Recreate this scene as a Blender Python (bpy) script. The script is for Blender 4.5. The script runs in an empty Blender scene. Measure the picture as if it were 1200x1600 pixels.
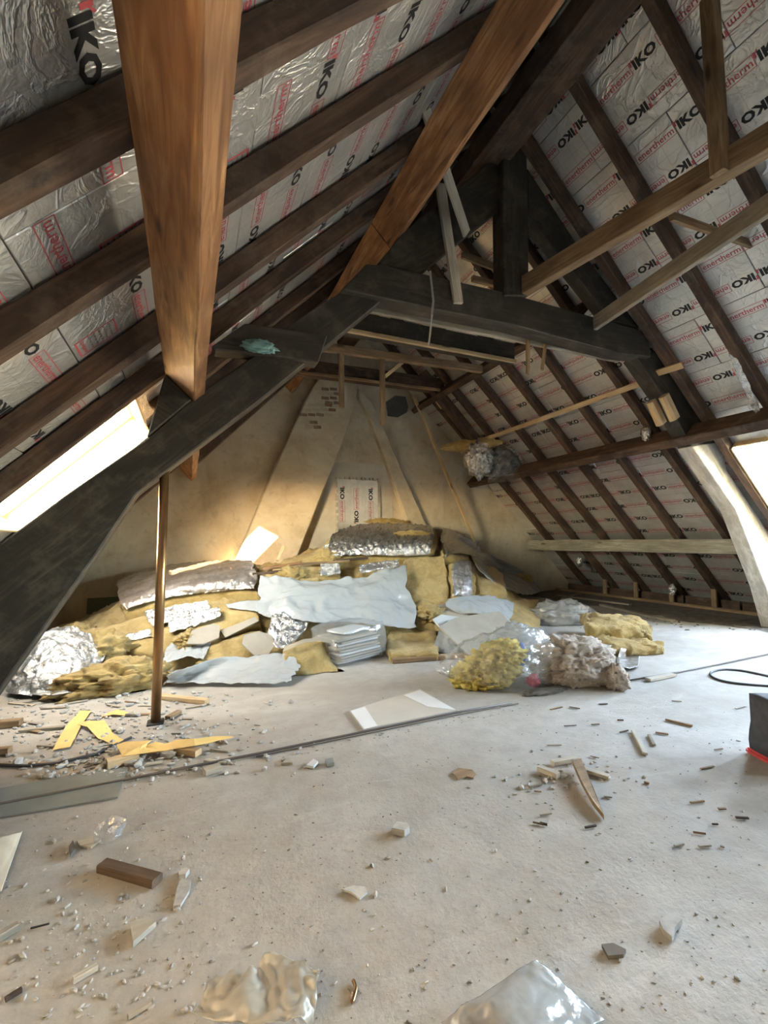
import bpy, bmesh, math, random
from math import sqrt, radians, pi, sin, cos
from mathutils import Vector, Matrix, noise
random.seed(7)
V = Vector
SC = bpy.context.scene
COL = SC.collection

# ------------------------------------------------------------------ camera
EYE = V((0, 0, 1.4)); FPX = 712.97
WR = V((0.92050, -0.39038, -0.01661)); WD = V((0.00822, 0.06184, -0.99805)); WF = V((0.39065, 0.91857, 0.06013))   # right, down, forward
cam = bpy.data.objects.new('camera', bpy.data.cameras.new('camera')); COL.objects.link(cam)
cam.matrix_world = Matrix(((WR.x, -WD.x, -WF.x, EYE.x), (WR.y, -WD.y, -WF.y, EYE.y), (WR.z, -WD.z, -WF.z, EYE.z), (0, 0, 0, 1)))
cam.data.sensor_fit = 'VERTICAL'; cam.data.sensor_height = 32.0; cam.data.lens = FPX * 32.0 / 1600.0
cam.data.clip_start = 0.02; cam.data.clip_end = 500
SC.camera = cam

# ------------------------------------------------------------------ sky, sun, exposure
SUN_DIR = V((0.47, 1.0, -0.27)).normalized()
world = bpy.data.worlds.new('sky'); SC.world = world; world.use_nodes = True
wn = world.node_tree.nodes; wl = world.node_tree.links
bg = wn['Background']
sky = wn.new('ShaderNodeTexSky'); sky.sky_type = 'NISHITA'; sky.sun_disc = False
sky.sun_elevation = radians(14); sky.sun_rotation = math.atan2(-SUN_DIR.x, -SUN_DIR.y); sky.air_density = 1.0; sky.dust_density = 0.25
hs = wn.new('ShaderNodeHueSaturation'); hs.inputs['Saturation'].default_value = .6
wl.new(sky.outputs[0], hs.inputs['Color']); 
tcw = wn.new('ShaderNodeTexCoord'); sx = wn.new('ShaderNodeSeparateXYZ'); wl.new(tcw.outputs['Generated'], sx.inputs[0])
mr = wn.new('ShaderNodeMapRange'); mr.inputs['From Min'].default_value = -.04; mr.inputs['From Max'].default_value = .01; wl.new(sx.outputs['Z'], mr.inputs[0])
gm = wn.new('ShaderNodeMix'); gm.data_type = 'RGBA'; gm.inputs[6].default_value = (1.9, 1.62, 1.25, 1)      # even warm ground glow below the horizon, added to brighten the roof
wl.new(mr.outputs[0], gm.inputs[0]); wl.new(hs.outputs[0], gm.inputs[7]); wl.new(gm.outputs[2], bg.inputs[0]); bg.inputs[1].default_value = 30.0
sun = bpy.data.objects.new('sun', bpy.data.lights.new('sun', 'SUN')); COL.objects.link(sun)
sun.data.energy = 290.0; sun.data.color = (1.0, 0.82, 0.58); sun.data.angle = radians(0.6)
sun.rotation_euler = (-SUN_DIR).to_track_quat('Z', 'Y').to_euler()
SC.view_settings.view_transform = 'Standard'; SC.view_settings.look = 'None'
SC.view_settings.gamma = 1.0; SC.view_settings.use_curve_mapping = False
SC.view_settings.exposure = 0.9
SC.cycles.max_bounces = 14; SC.cycles.diffuse_bounces = 8; SC.cycles.glossy_bounces = 6
SC.cycles.transparent_max_bounces = 16; SC.cycles.sample_clamp_indirect = 20.0
SC.cycles.caustics_reflective = False; SC.cycles.caustics_refractive = False

# ------------------------------------------------------------------ geometry of the view onto real planes
def ray(px, py): return WR * (px - 600) + WD * (py - 800) + WF * FPX
def on_y(px, py, y):
    r = ray(px, py); return EYE + r * (y / r.y)
def on_z(px, py, z=0.0):
    r = ray(px, py); return EYE + r * ((z - EYE.z) / r.z)
def on_r(px, py, d=9.17):            # right roof planes x + z = d
    r = ray(px, py); return EYE + r * ((d - EYE.z) / (r.x + r.z))
def on_l(px, py, d=2.97):            # left roof planes z - x = d
    r = ray(px, py); return EYE + r * ((d - EYE.z) / (r.z - r.x))

# ------------------------------------------------------------------ materials
MATS = {}
class N:
    def __init__(s, name):
        s.m = bpy.data.materials.new(name); s.m.use_nodes = True
        s.t = s.m.node_tree; s.b = s.t.nodes['Principled BSDF']; s.out = s.t.nodes['Material Output']
        s.tc = s.t.nodes.new('ShaderNodeTexCoord'); MATS[name] = s.m
    def new(s, t, **k):
        n = s.t.nodes.new(t)
        for a, v in k.items(): setattr(n, a, v)
        return n
    def link(s, a, b): s.t.links.new(a, b)
    def co(s, scale=(1, 1, 1), rnd=False):
        mp = s.new('ShaderNodeMapping'); mp.inputs['Scale'].default_value = scale
        s.link(s.tc.outputs['Object'], mp.inputs[0])
        if rnd:
            oi = s.new('ShaderNodeObjectInfo'); m = s.new('ShaderNodeMath', operation='MULTIPLY'); m.inputs[1].default_value = 37.0
            s.link(oi.outputs['Random'], m.inputs[0]); s.link(m.outputs[0], mp.inputs['Location'])
        return mp.outputs[0]
    def noise(s, co, scale, detail=4, rough=.55, dist=0):
        n = s.new('ShaderNodeTexNoise'); n.inputs['Scale'].default_value = scale; n.inputs['Detail'].default_value = detail
        n.inputs['Roughness'].default_value = rough; n.inputs['Distortion'].default_value = dist; s.link(co, n.inputs['Vector']); return n.outputs['Fac']
    def ramp(s, f, stops):
        r = s.new('ShaderNodeValToRGB'); e = r.color_ramp.elements
        while len(e) < len(stops): e.new(.5)
        for x, (p, c) in zip(e, stops): x.position = p; x.color = (*c, 1) if len(c) == 3 else c
        s.link(f, r.inputs[0]); return r.outputs[0]
    def mix(s, f, a, b, mode='MIX'):
        n = s.new('ShaderNodeMix', data_type='RGBA', blend_type=mode)
        for i, x in ((0, f), (6, a), (7, b)):
            if isinstance(x, (int, float)): n.inputs[i].default_value = x
            elif isinstance(x, tuple): n.inputs[i].default_value = (*x, 1)
            else: s.link(x, n.inputs[i])
        return n.outputs[2]
    def bump(s, f, strength=.3, dist=.01, prev=None):
        n = s.new('ShaderNodeBump'); n.inputs['Strength'].default_value = strength; n.inputs['Distance'].default_value = dist
        s.link(f, n.inputs['Height'])
        if prev: s.link(prev, n.inputs['Normal'])
        return n.outputs[0]
    def set(s, color=None, rough=None, metal=None, normal=None, **k):
        for key, v in (('Base Color', color), ('Roughness', rough), ('Metallic', metal), ('Normal', normal)):
            if v is None: continue
            if isinstance(v, (int, float)): s.b.inputs[key].default_value = v
            elif isinstance(v, tuple): s.b.inputs[key].default_value = (*v, 1)
            else: s.link(v, s.b.inputs[key])
        for key, v in k.items(): s.b.inputs[key.replace('_', ' ')].default_value = v

def wood(name, dark, mid, light, rough=.75, knots=True, dust=None):
    n = N(name); co = n.co((1.2, 14, 14), True)
    f = n.noise(co, 1.5, 6, .6, 1.2)
    c = n.ramp(f, [(.33, dark), (.5, mid), (.68, light)])
    f2 = n.noise(n.co((1.3, 3.5, 3.5), True), 1.6, 3)
    c = n.mix(n.ramp(f2, [(.35, (0, 0, 0)), (.7, (1, 1, 1))]), c, dark)
    if knots:
        v = n.new('ShaderNodeTexVoronoi'); v.inputs['Scale'].default_value = 1.0; n.link(n.co((1.6, 6, 6), True), v.inputs['Vector'])
        c = n.mix(n.ramp(v.outputs['Distance'], [(.07, (1, 1, 1)), (.17, (0, 0, 0))]), c, tuple(x * .4 for x in dark))
    if dust:
        f3 = n.noise(n.co((2, 2, 2), True), 2.2, 6, .7)
        c = n.mix(n.ramp(f3, [(.5, (0, 0, 0)), (.75, (.55, .55, .55))]), c, dust)
    n.set(c, rough, 0, n.bump(f, .35, .006)); return n.m
wood('wood_rafter', (.035, .019, .012), (.085, .046, .027), (.16, .092, .053), dust=(.21, .155, .11))
wood('wood_truss', (.018, .014, .010), (.036, .028, .020), (.078, .060, .043), .7, False, dust=(.14, .115, .085))
wood('wood_orange', (.15, .065, .026), (.33, .165, .07), (.52, .30, .145), .65)
wood('wood_brown', (.07, .04, .022), (.16, .095, .055), (.27, .17, .10))
wood('wood_tan', (.17, .105, .055), (.30, .20, .11), (.42, .30, .18))
wood('wood_new', (.42, .29, .15), (.58, .43, .25), (.70, .55, .35), .6)
wood('wood_grey', (.20, .17, .13), (.34, .30, .24), (.48, .44, .36))
wood('wood_chalk_lit', (.34, .31, .27), (.56, .53, .48), (.72, .69, .64), .8, False, dust=(.80, .79, .76))  # pale wood, with the skylight's brightness on the right leg put into it
wood('wood_pale', (.33, .29, .23), (.50, .45, .37), (.66, .61, .52))

def simple(name, col, rough=.6, metal=0, var=.12, scale=6, bs=.2, bd=.004, **k):
    n = N(name); f = n.noise(n.co(rnd=True), scale, 5, .6)
    c = n.ramp(f, [(.3, tuple(x * (1 - var) for x in col)), (.7, tuple(min(1, x * (1 + var)) for x in col))])
    n.set(c, rough, metal, n.bump(f, bs, bd), **k); return n.m
simple('ink_black', (.012, .012, .014), .5); simple('ink_red', (.46, .08, .10), .5); simple('ink_grey', (.22, .2, .2), .6)
simple('plasterboard', (.33, .295, .245), .85, 0, .08, 5); simple('board_white', (.56, .57, .575), .7, 0, .05)
simple('board_pale', (.50, .47, .42), .8, 0, .06, 4); simple('board_bright', (.72, .73, .74), .7, 0, .04); simple('board_green', (.10, .105, .055), .8); simple('board_slate', (.20, .215, .20), .8, 0, .2, 3)
simple('brass', (.36, .21, .10), .28, .9, .15, 3); simple('rod_steel', (.13, .11, .10), .55, .4); simple('iron', (.06, .055, .05), .5, .6); simple('cable', (.04, .038, .04), .5)
simple('paper_cream', (.55, .50, .40), .7, 0, .06, 3); simple('paper_yellow', (.72, .50, .17), .6, 0, .1, 4); simple('cement', (.10, .10, .095), .95, 0, .2)
simple('brick', (.26, .16, .10), .9, 0, .3, 14); simple('brick_dull', (.27, .20, .14), .9, 0, .3, 14); simple('rubble', (.42, .40, .37), .9, 0, .3, 12); simple('dirt', (.125, .108, .09), .95, 0, .5, 9, .6, .02); simple('rubble_brown', (.22, .185, .15), .9, 0, .4); simple('rubble_dark', (.13, .11, .09), .9, 0, .3)
simple('red_rubber', (.50, .05, .06), .5); simple('dark_cloth', (.055, .06, .075), .85, 0, .3, 20, .4); simple('cloth_red', (.60, .06, .10), .6)
simple('cloth_blue', (.12, .20, .60), .5); simple('cloth_teal', (.16, .30, .30), .7); simple('frame_white', (.75, .76, .74), .35, 0, .04)
simple('reveal_wood', (.62, .50, .30), .6, 0, .15); simple('zinc', (.30, .31, .32), .4, .7); simple('roof_deck', (.32, .33, .33), .5, .4)

n = N('foil_board'); co = n.co(); cr_ = n.co(rnd=True)
f = n.noise(cr_, 3, 5, .6); f2 = n.noise(cr_, 15, 5, .6, 1.2); f3 = n.noise(cr_, 2.2, 4, .55, 2.5)
br = n.new('ShaderNodeTexBrick'); n.link(co, br.inputs['Vector']); br.offset = 0
br.inputs['Scale'].default_value = 1.0; br.inputs['Brick Width'].default_value = .165; br.inputs['Row Height'].default_value = .165; br.inputs['Mortar Size'].default_value = .003
br.inputs['Color1'].default_value = br.inputs['Color2'].default_value = (1, 1, 1, 1); br.inputs['Mortar'].default_value = (0, 0, 0, 1)
ridge = n.ramp(f3, [(.44, (0, 0, 0)), (.5, (1, 1, 1)), (.56, (0, 0, 0))])          # long creases in the foil
nm = n.bump(ridge, .35, .012, n.bump(br.outputs['Color'], .3, .004, n.bump(f2, .28, .010, n.bump(f, .5, .025))))
c = n.mix(n.ramp(f, [(.35, (0, 0, 0)), (.7, (1, 1, 1))]), (.64, .64, .63), (.80, .79, .77))
c = n.mix(.16, c, br.outputs['Color'], 'MULTIPLY')
n.set(c, .33, .68, nm)

n = N('foil_crinkle'); co = n.co(rnd=True); f = n.noise(co, 9, 6, .62, .8)
f2 = n.noise(co, 24, 4, .6, .5); n.set((.66, .655, .65), .22, .86, n.bump(f2, .6, .012, n.bump(f, 1.0, .04)))
n = N('foil_dusty'); co = n.co(rnd=True); f = n.noise(co, 7, 6, .62, .8)
n.set(n.ramp(n.noise(co, 3, 5), [(.4, (.44, .39, .36)), (.65, (.72, .68, .66))]), .30, .75, n.bump(f, .9, .035))

n = N('glass_wool'); co = n.co((1, 1, 1), True); f = n.noise(co, 6, 8, .72, .6); g = n.noise(n.co((4, 4, 22), True), 6, 6, .7, 1.5)
c = n.ramp(f, [(.3, (.33, .205, .045)), (.5, (.54, .375, .115)), (.7, (.68, .53, .23))])
c = n.mix(n.ramp(g, [(.4, (0, 0, 0)), (.7, (.5, .5, .5))]), c, (.45, .30, .08))
n.set(c, .95, 0, n.bump(g, .9, .025, n.bump(f, .8, .04)), Sheen_Weight=.3)
n = N('wool_bright'); co = n.co((1, 1, 1), True); f = n.noise(co, 9, 7, .7, .8)
n.set(n.ramp(f, [(.3, (.30, .21, .03)), (.5, (.52, .40, .08)), (.7, (.66, .55, .20))]), .95, 0, n.bump(f, .8, .03))
n = N('mineral_wool'); co = n.co((1, 1, 1), True); f = n.noise(co, 7, 9, .75, 2.0); g = n.noise(n.co((5, 5, 26), True), 5, 7, .7, 2.5)
c = n.ramp(g, [(.28, (.21, .16, .12)), (.46, (.44, .365, .30)), (.66, (.60, .52, .45))])
n.set(c, .98, 0, n.bump(g, .6, .02, n.bump(f, .5, .03)), Sheen_Weight=.2)

def facing(n, lo, hi, nm=None):      # reflectance rising towards grazing, alike on both sides of the skin
    lw = n.new('ShaderNodeLayerWeight'); lw.inputs[0].default_value = .5
    if nm: n.link(nm, lw.inputs['Normal'])
    p = n.new('ShaderNodeMath', operation='POWER'); p.inputs[1].default_value = 3.5; n.link(lw.outputs['Facing'], p.inputs[0])
    m = n.new('ShaderNodeMapRange'); m.inputs['To Min'].default_value = lo; m.inputs['To Max'].default_value = hi; n.link(p.outputs[0], m.inputs[0]); return m.outputs[0]
def film(name, col, clear, rough, gloss):
    n = N(name); nt = n.t; co = n.co(rnd=True); f = n.noise(co, 5, 5, .55, .6); nm = n.bump(f, .5, .03)
    d = n.new('ShaderNodeBsdfDiffuse'); d.inputs['Color'].default_value = (*col, 1); t = n.new('ShaderNodeBsdfTranslucent'); t.inputs['Color'].default_value = (*col, 1)
    g = n.new('ShaderNodeBsdfGlossy'); g.inputs['Roughness'].default_value = rough; tr = n.new('ShaderNodeBsdfTransparent')
    for x in (d, t, g): n.link(nm, x.inputs['Normal'])
    m1 = n.new('ShaderNodeMixShader'); m1.inputs[0].default_value = .35; n.link(d.outputs[0], m1.inputs[1]); n.link(t.outputs[0], m1.inputs[2])
    m2 = n.new('ShaderNodeMixShader'); m2.inputs[0].default_value = clear; n.link(m1.outputs[0], m2.inputs[1]); n.link(tr.outputs[0], m2.inputs[2])
    m3 = n.new('ShaderNodeMixShader'); n.link(facing(n, .04 + gloss * .1, gloss + .2, nm), m3.inputs[0]); n.link(m2.outputs[0], m3.inputs[1]); n.link(g.outputs[0], m3.inputs[2])
    n.link(m3.outputs[0], n.out.inputs['Surface']); return n.m
film('film_white', (.60, .63, .65), .10, .25, .35); film('film_milky', (.62, .62, .61), .5, .2, .35)
film('film_diffuser', (.64, .56, .44), .0, .4, .05); film('film_clear', (.78, .80, .82), .84, .08, .36); film('film_grey', (.66, .66, .66), .18, .15, .5); film('film_dusty', (.62, .57, .47), .45, .3, .3)  # the first film is added over an unseen skylight for warm fill light

for nm_, tint in (('pane_glass', (.95, .97, .97)), ('pane_tinted', (.60, .55, .47))):  # second tint is there to cut and warm the left skylight's light
    n = N(nm_); tr = n.new('ShaderNodeBsdfTransparent'); tr.inputs[0].default_value = (*tint, 1); g = n.new('ShaderNodeBsdfGlossy'); g.inputs['Roughness'].default_value = .02
    m = n.new('ShaderNodeMixShader'); n.link(facing(n, .04, .6), m.inputs[0]); n.link(tr.outputs[0], m.inputs[1]); n.link(g.outputs[0], m.inputs[2]); n.link(m.outputs[0], n.out.inputs['Surface'])

n = N('plaster'); co = n.co(); f = n.noise(co, 1.3, 8, .65, .5); f2 = n.noise(co, 7, 7, .65); f3 = n.noise(n.co((1, 1, .35)), 2.4, 5, .6, .8)
c = n.ramp(f, [(.3, (.40, .335, .24)), (.5, (.55, .485, .365)), (.7, (.68, .61, .49))])
c = n.mix(n.ramp(f3, [(.48, (0, 0, 0)), (.66, (.6, .6, .6))]), c, (.62, .58, .50))
c = n.mix(n.ramp(f2, [(.55, (0, 0, 0)), (.72, (.4, .4, .4))]), c, (.24, .19, .14))
n.set(c, .92, 0, n.bump(f2, .5, .012, n.bump(f, .5, .03)))
n = N('plaster_pale'); co = n.co(); f = n.noise(co, 3, 7, .65)
n.set(n.ramp(f, [(.3, (.43, .41, .36)), (.7, (.58, .56, .51))]), .92, 0, n.bump(f, .4, .01))

n = N('concrete'); co = n.co(); f = n.noise(co, .7, 8, .68, .4); f2 = n.noise(co, 5, 8, .7); f3 = n.noise(co, 45, 4, .6); f4 = n.noise(n.co((.6, 1.6, 1)), 1.7, 7, .7, 1.0)
c = n.ramp(f, [(.3, (.33, .305, .272)), (.5, (.41, .39, .358)), (.72, (.49, .48, .46))])
c = n.mix(n.ramp(f2, [(.42, (0, 0, 0)), (.68, (.55, .55, .55))]), c, (.29, .26, .22))
c = n.mix(n.ramp(f4, [(.56, (0, 0, 0)), (.68, (.5, .5, .5))]), c, (.54, .53, .51))
f5 = n.noise(n.co((.35, .6, 1)), 1.1, 5, .6, .6); c = n.mix(n.ramp(f5, [(.42, (0, 0, 0)), (.7, (.6, .6, .6))]), c, (.31, .265, .215))
c = n.mix(n.ramp(f3, [(.58, (0, 0, 0)), (.72, (.35, .35, .35))]), c, (.25, .22, .19))
n.set(c, .88, 0, n.bump(f3, .35, .006, n.bump(f2, .5, .015)))

# ------------------------------------------------------------------ building helpers
WM = {}
def wm(o): return WM.get(o.name, Matrix())
def obj(name, bm, mat, parent=None, M=None, smooth=False):
    if isinstance(bm, bpy.types.Mesh): me = bm
    else:
        me = bpy.data.meshes.new(name); bm.to_mesh(me); bm.free()
        for mm in (mat if isinstance(mat, (list, tuple)) else [mat]): me.materials.append(MATS[mm])
        if smooth:
            for p in me.polygons: p.use_smooth = True
    o = bpy.data.objects.new(name, me); COL.objects.link(o)
    M = M or Matrix()
    if parent is not None:
        o.parent = parent; o.matrix_basis = wm(parent).inverted() @ M
    else: o.matrix_basis = M
    WM[o.name] = M.copy(); return o
def thing(name, label, cat, loc=(0, 0, 0), group=None):
    o = bpy.data.objects.new(name, None); COL.objects.link(o); o.empty_display_size = .1
    o.location = loc; WM[o.name] = Matrix.Translation(loc); o['label'] = label; o['category'] = cat
    if group: o['group'] = group
    return o
def tag(o, label, cat, group=None):
    o['label'] = label; o['category'] = cat
    if group: o['group'] = group
    return o
def struct(o): o['kind'] = 'structure'; return o
def stuff(o, label=None, cat=None):
    o['kind'] = 'stuff'
    if label: o['label'] = label; o['category'] = cat
    return o
def empty(name, loc=(0, 0, 0)):
    o = bpy.data.objects.new(name, None); COL.objects.link(o); o.location = loc; WM[o.name] = Matrix.Translation(loc); return o
def fr(origin, x, yhint):            # frame with X along x
    x = V(x).normalized(); z = x.cross(V(yhint)).normalized(); y = z.cross(x)
    return Matrix(((x.x, y.x, z.x, origin[0]), (x.y, y.y, z.y, origin[1]), (x.z, y.z, z.z, origin[2]), (0, 0, 0, 1)))
def add_box(bm, c, s, M=None):
    r = bmesh.ops.create_cube(bm, size=1)
    for v in r['verts']:
        v.co = V((v.co.x * s[0] + c[0], v.co.y * s[1] + c[1], v.co.z * s[2] + c[2]))
        if M: v.co = M @ v.co
    return r['verts']
def beam_bm(L, w, h, seg=8, wob=.006, bev=.008, rnd=None):
    """a timber along +X from 0 to L; its edges wander a little like a sawn or hewn beam"""
    bm = bmesh.new(); r = rnd or random; s = r.random() * 50; rings = []
    for i in range(seg + 1):
        x = L * i / seg; ring = []
        for k, (a, b) in enumerate(((-1, -1), (1, -1), (1, 1), (-1, 1))):
            dy = noise.noise(V((x * 1.3, s + k * 7, 0))) * wob; dz = noise.noise(V((x * 1.3, s + k * 7, 9))) * wob
            for (ea, eb) in (((a * (w / 2 - bev), b * h / 2), (a * w / 2, b * (h / 2 - bev))) if a * b < 0 else ((a * w / 2, b * (h / 2 - bev)), (a * (w / 2 - bev), b * h / 2))):
                ring.append(bm.verts.new((x, ea + dy, eb + dz)))
        rings.append(ring)
    for i in range(seg):
        for k in range(8): bm.faces.new((rings[i][k], rings[i][(k + 1) % 8], rings[i + 1][(k + 1) % 8], rings[i + 1][k]))
    bm.faces.new(rings[0][::-1]); bm.faces.new(rings[-1])
    bmesh.ops.recalc_face_normals(bm, faces=bm.faces); return bm
def beam(name, p0, p1, w, h, mat, parent=None, yhint=(0, 1, 0), wob=.006, seg=8):
    """w across yhint, h across the third axis; p0-p1 is the centre line"""
    p0 = V(p0); p1 = V(p1)
    return obj(name, beam_bm((p1 - p0).length, w, h, seg, wob, min(.008, w * .12, h * .12)), mat, parent, fr(p0, p1 - p0, yhint))
def prism(name, pts, y0, y1, mat, parent=None, axis=(1, 0, 0), bev=.01):
    """outline pts (x, z) of a timber in a plane across the attic, its thickness y0..y1"""
    c = sum((V((p[0], y0, p[1])) for p in pts), V()) / len(pts); M = fr(c, axis, (0, 1, 0)); Mi = M.inverted()
    bm = bmesh.new(); a = [bm.verts.new(Mi @ V((p[0], y0, p[1]))) for p in pts]; b = [bm.verts.new(Mi @ V((p[0], y1, p[1]))) for p in pts]
    bm.faces.new(a); bm.faces.new(b[::-1])
    for i in range(len(pts)):
        j = (i + 1) % len(pts); bm.faces.new((a[j], a[i], b[i], b[j]))
    bmesh.ops.recalc_face_normals(bm, faces=bm.faces)
    if bev: bmesh.ops.bevel(bm, geom=list(bm.edges), offset=bev, segments=1, affect='EDGES', profile=.5)
    return obj(name, bm, mat, parent, M)
def pxz(pts, y): return [((q := on_y(a, b, y)).x, q.z) for a, b in pts]
def tube_bm(pts, r, sides=8):
    bm = bmesh.new(); rings = []; pts = [V(p) for p in pts]
    for i, p in enumerate(pts):
        t = (pts[min(i + 1, len(pts) - 1)] - pts[max(i - 1, 0)]).normalized(); a = t.orthogonal() if abs(t.z) > .9 else t.cross(V((0, 0, 1))); a.normalize(); b = t.cross(a)
        rings.append([bm.verts.new(p + (a * cos(2 * pi * k / sides) + b * sin(2 * pi * k / sides)) * r) for k in range(sides)])
    for i in range(len(rings) - 1):
        for k in range(sides): bm.faces.new((rings[i][k], rings[i][(k + 1) % sides], rings[i + 1][(k + 1) % sides], rings[i + 1][k]))
    bm.faces.new(rings[0][::-1]); bm.faces.new(rings[-1]); bmesh.ops.recalc_face_normals(bm, faces=bm.faces); return bm
def fbm(p, o=4, h=.9): return noise.fractal(p, h, 2.1, o)
def ridged(p, o=4): return 1 - 2 * abs(noise.noise(p)) + .5 * (1 - 2 * abs(noise.noise(p * 2.3 + V((5, 1, 2))))) + (.25 * (1 - 2 * abs(noise.noise(p * 5.1))) if o > 2 else 0)

# ================================================================== ROOM SHELL
RX, RZ = 3.1, 6.28                     # ridge line of the foil boards
GY, BY = 9.25, -3.2                    # far and rear gable
SQ = sqrt(.5)
FRAMES = {'right': Matrix(((0, -SQ, -SQ, RX), (-1, 0, 0, 0), (0, SQ, -SQ, RZ), (0, 0, 0, 1))),
          'left': Matrix(((0, SQ, SQ, RX), (1, 0, 0, 0), (0, SQ, -SQ, RZ), (0, 0, 0, 1)))}
# skylights: (y0, y1, z0, z1)
SKY = {'left': [(4.12, 5.55, 1.58, 2.70), (-.3, 1.0, .9, 2.45)], 'right': [(3.17, 3.76, 1.25, 2.62), (1.65, 2.27, 1.15, 2.5), (.05, .68, 1.15, 2.5), (-1.5, -.9, 1.15, 2.5)]}  # the second left one is unseen and gives the warm foreground light
YFAR = {'left': [8.9, 8.1, 7.3, 6.5, 5.78, 5.05, 4.10, 3.38, 2.47, 1.72, .9, .1, -.7, -1.5, -2.3],
        'right': [8.58, 7.79, 7.0, 6.22, 5.42, 4.63, 3.87, 3.16, 2.38, 1.6, .8, 0, -.8, -1.6, -2.4]}
fl = bmesh.new(); bmesh.ops.create_grid(fl, x_segments=4, y_segments=4, size=1)
for v in fl.verts: v.co = V((3.1 + v.co.x * 6.4, 3.02 + v.co.y * 6.3, 0))
r = bmesh.ops.extrude_face_region(fl, geom=list(fl.faces))
for g in r['geom']:
    if isinstance(g, bmesh.types.BMVert): g.co.z = -.2
bmesh.ops.recalc_face_normals(fl, faces=fl.faces)
struct(obj('floor', fl, 'concrete'))

def gable(name, y0, y1, hole=None):
    bm = bmesh.new(); pts = [(-3.3, 0), (-3.3, -.1), (9.5, -.1), (9.5, 0), (RX, RZ + .12)]
    a = [bm.verts.new((p[0], y0, p[1])) for p in pts]; b = [bm.verts.new((p[0], y1, p[1])) for p in pts]
    bm.faces.new(a); bm.faces.new(b[::-1])
    for i in range(5): bm.faces.new((a[(i + 1) % 5], a[i], b[i], b[(i + 1) % 5]))
    bmesh.ops.recalc_face_normals(bm, faces=bm.faces)
    return struct(obj(name, bm, 'plaster'))
wall_far = gable('wall_far', GY, GY + .3)
wall_rear = gable('wall_rear', BY - .3, BY)

# prints on the foil boards: lettering as thin flat ink on each board
def text_mesh(s, size, off=0.0):
    cu = bpy.data.curves.new('t', 'FONT'); cu.body = s; cu.size = size; cu.offset = off; cu.resolution_u = 2; cu.align_x = 'LEFT'
    o = bpy.data.objects.new('t', cu); COL.objects.link(o); dg = bpy.context.evaluated_depsgraph_get()
    me = bpy.data.meshes.new_from_object(o.evaluated_get(dg)); bpy.data.objects.remove(o); bpy.data.curves.remove(cu); return me
T_IKO = text_mesh('IKO', .125, .006); T_EN = text_mesh('enertherm', .098, .0012); T_INFO = text_mesh('enertherm', .05, .001)
def add_mesh(bm, me, x, y, w, h, flip, mi):
    xs = [v.co.x for v in me.vertices]; ys = [v.co.y for v in me.vertices]; x0, x1, y0, y1 = min(xs), max(xs), min(ys), max(ys)
    vs = [bm.verts.new((((v.co.x - x0) / (x1 - x0) - .5) * w * flip + x, ((v.co.y - y0) / (y1 - y0) - .5) * h * flip + y, 0)) for v in me.vertices]
    for p in me.polygons:
        try: f = bm.faces.new([vs[i] for i in p.vertices]); f.material_index = mi
        except ValueError: pass
def rect(bm, x0, y0, x1, y1, mi):
    f = bm.faces.new([bm.verts.new((a, b, 0)) for a, b in ((x0, y0), (x1, y0), (x1, y1), (x0, y1))]); f.material_index = mi
def box_outline(bm, x, y, w, h, t, mi):
    rect(bm, x - w / 2, y - h / 2, x + w / 2, y - h / 2 + t, mi); rect(bm, x - w / 2, y + h / 2 - t, x + w / 2, y + h / 2, mi)
    rect(bm, x - w / 2, y - h / 2 + t, x - w / 2 + t, y + h / 2 - t, mi); rect(bm, x + w / 2 - t, y - h / 2 + t, x + w / 2, y + h / 2 - t, mi)
def group_print(bm, x, y, flip):
    add_mesh(bm, T_IKO, x - .185 * flip, y, .215, .085, flip, 0)
    a, b, c = [(x + (-.30 + p) * flip, y + q * flip) for p, q in ((-.028, .012), (.018, .045), (.016, .058))]
    f = bm.faces.new([bm.verts.new((*q, .0004)) for q in ((a, b, c) )]); f.material_index = 1
    u0, u1 = sorted((x - .318 * flip, x - .300 * flip)); v0, v1 = sorted((y + .005 * flip, y + .05 * flip)); rect(bm, u0, v0, u1, v1, 1)
    box_outline(bm, x + .14 * flip, y, .40, .098, .0055, 1); add_mesh(bm, T_EN, x + .14 * flip, y, .365, .06, flip, 1)
def info_print(bm, x, y, flip):
    box_outline(bm, x, y, .19, .28, .012, 1)
    add_mesh(bm, T_INFO, x, y + .1 * flip, .15, .03, flip, 1)
    for k in range(5):
        xx = x - .075
        while xx < x + .06:
            w = random.uniform(.012, .04); rect(bm, xx, y + (.045 - k * .035) * flip - .006, min(xx + w, x + .075), y + (.045 - k * .035) * flip + .006, 2); xx += w + .01
BW, BH = 1.32, .66
def print_mesh(kind):
    bm = bmesh.new()
    for row, flip in ((BH * .25, -1 if kind % 2 == 0 else 1), (-BH * .25, 1 if kind % 2 == 0 else -1)):
        for k in range(2):
            x = -BW / 4 + k * BW / 2 + (-.012 if flip > 0 else .012)
            if kind % 2: x += .0
            if kind >= 2 and k == (0 if flip > 0 else 1): info_print(bm, x + .1, row * .98, flip)
            else: group_print(bm, x, row, flip)
    me = bpy.data.meshes.new('print'); bm.to_mesh(me); bm.free()
    for m in ('ink_black', 'ink_red', 'ink_grey'): me.materials.append(MATS[m])
    return me
PRINTS = [print_mesh(k) for k in range(4)]

def board_mesh(w, h):
    bm = bmesh.new(); add_box(bm, (0, 0, -.035), (w - .006, h - .006, .07))
    bmesh.ops.bevel(bm, geom=list(bm.edges), offset=.004, segments=1, affect='EDGES')
    me = bpy.data.meshes.new('insulation_board'); bm.to_mesh(me); bm.free(); me.materials.append(MATS['foil_board']); return me
BOARD = board_mesh(BW, BH)

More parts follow.
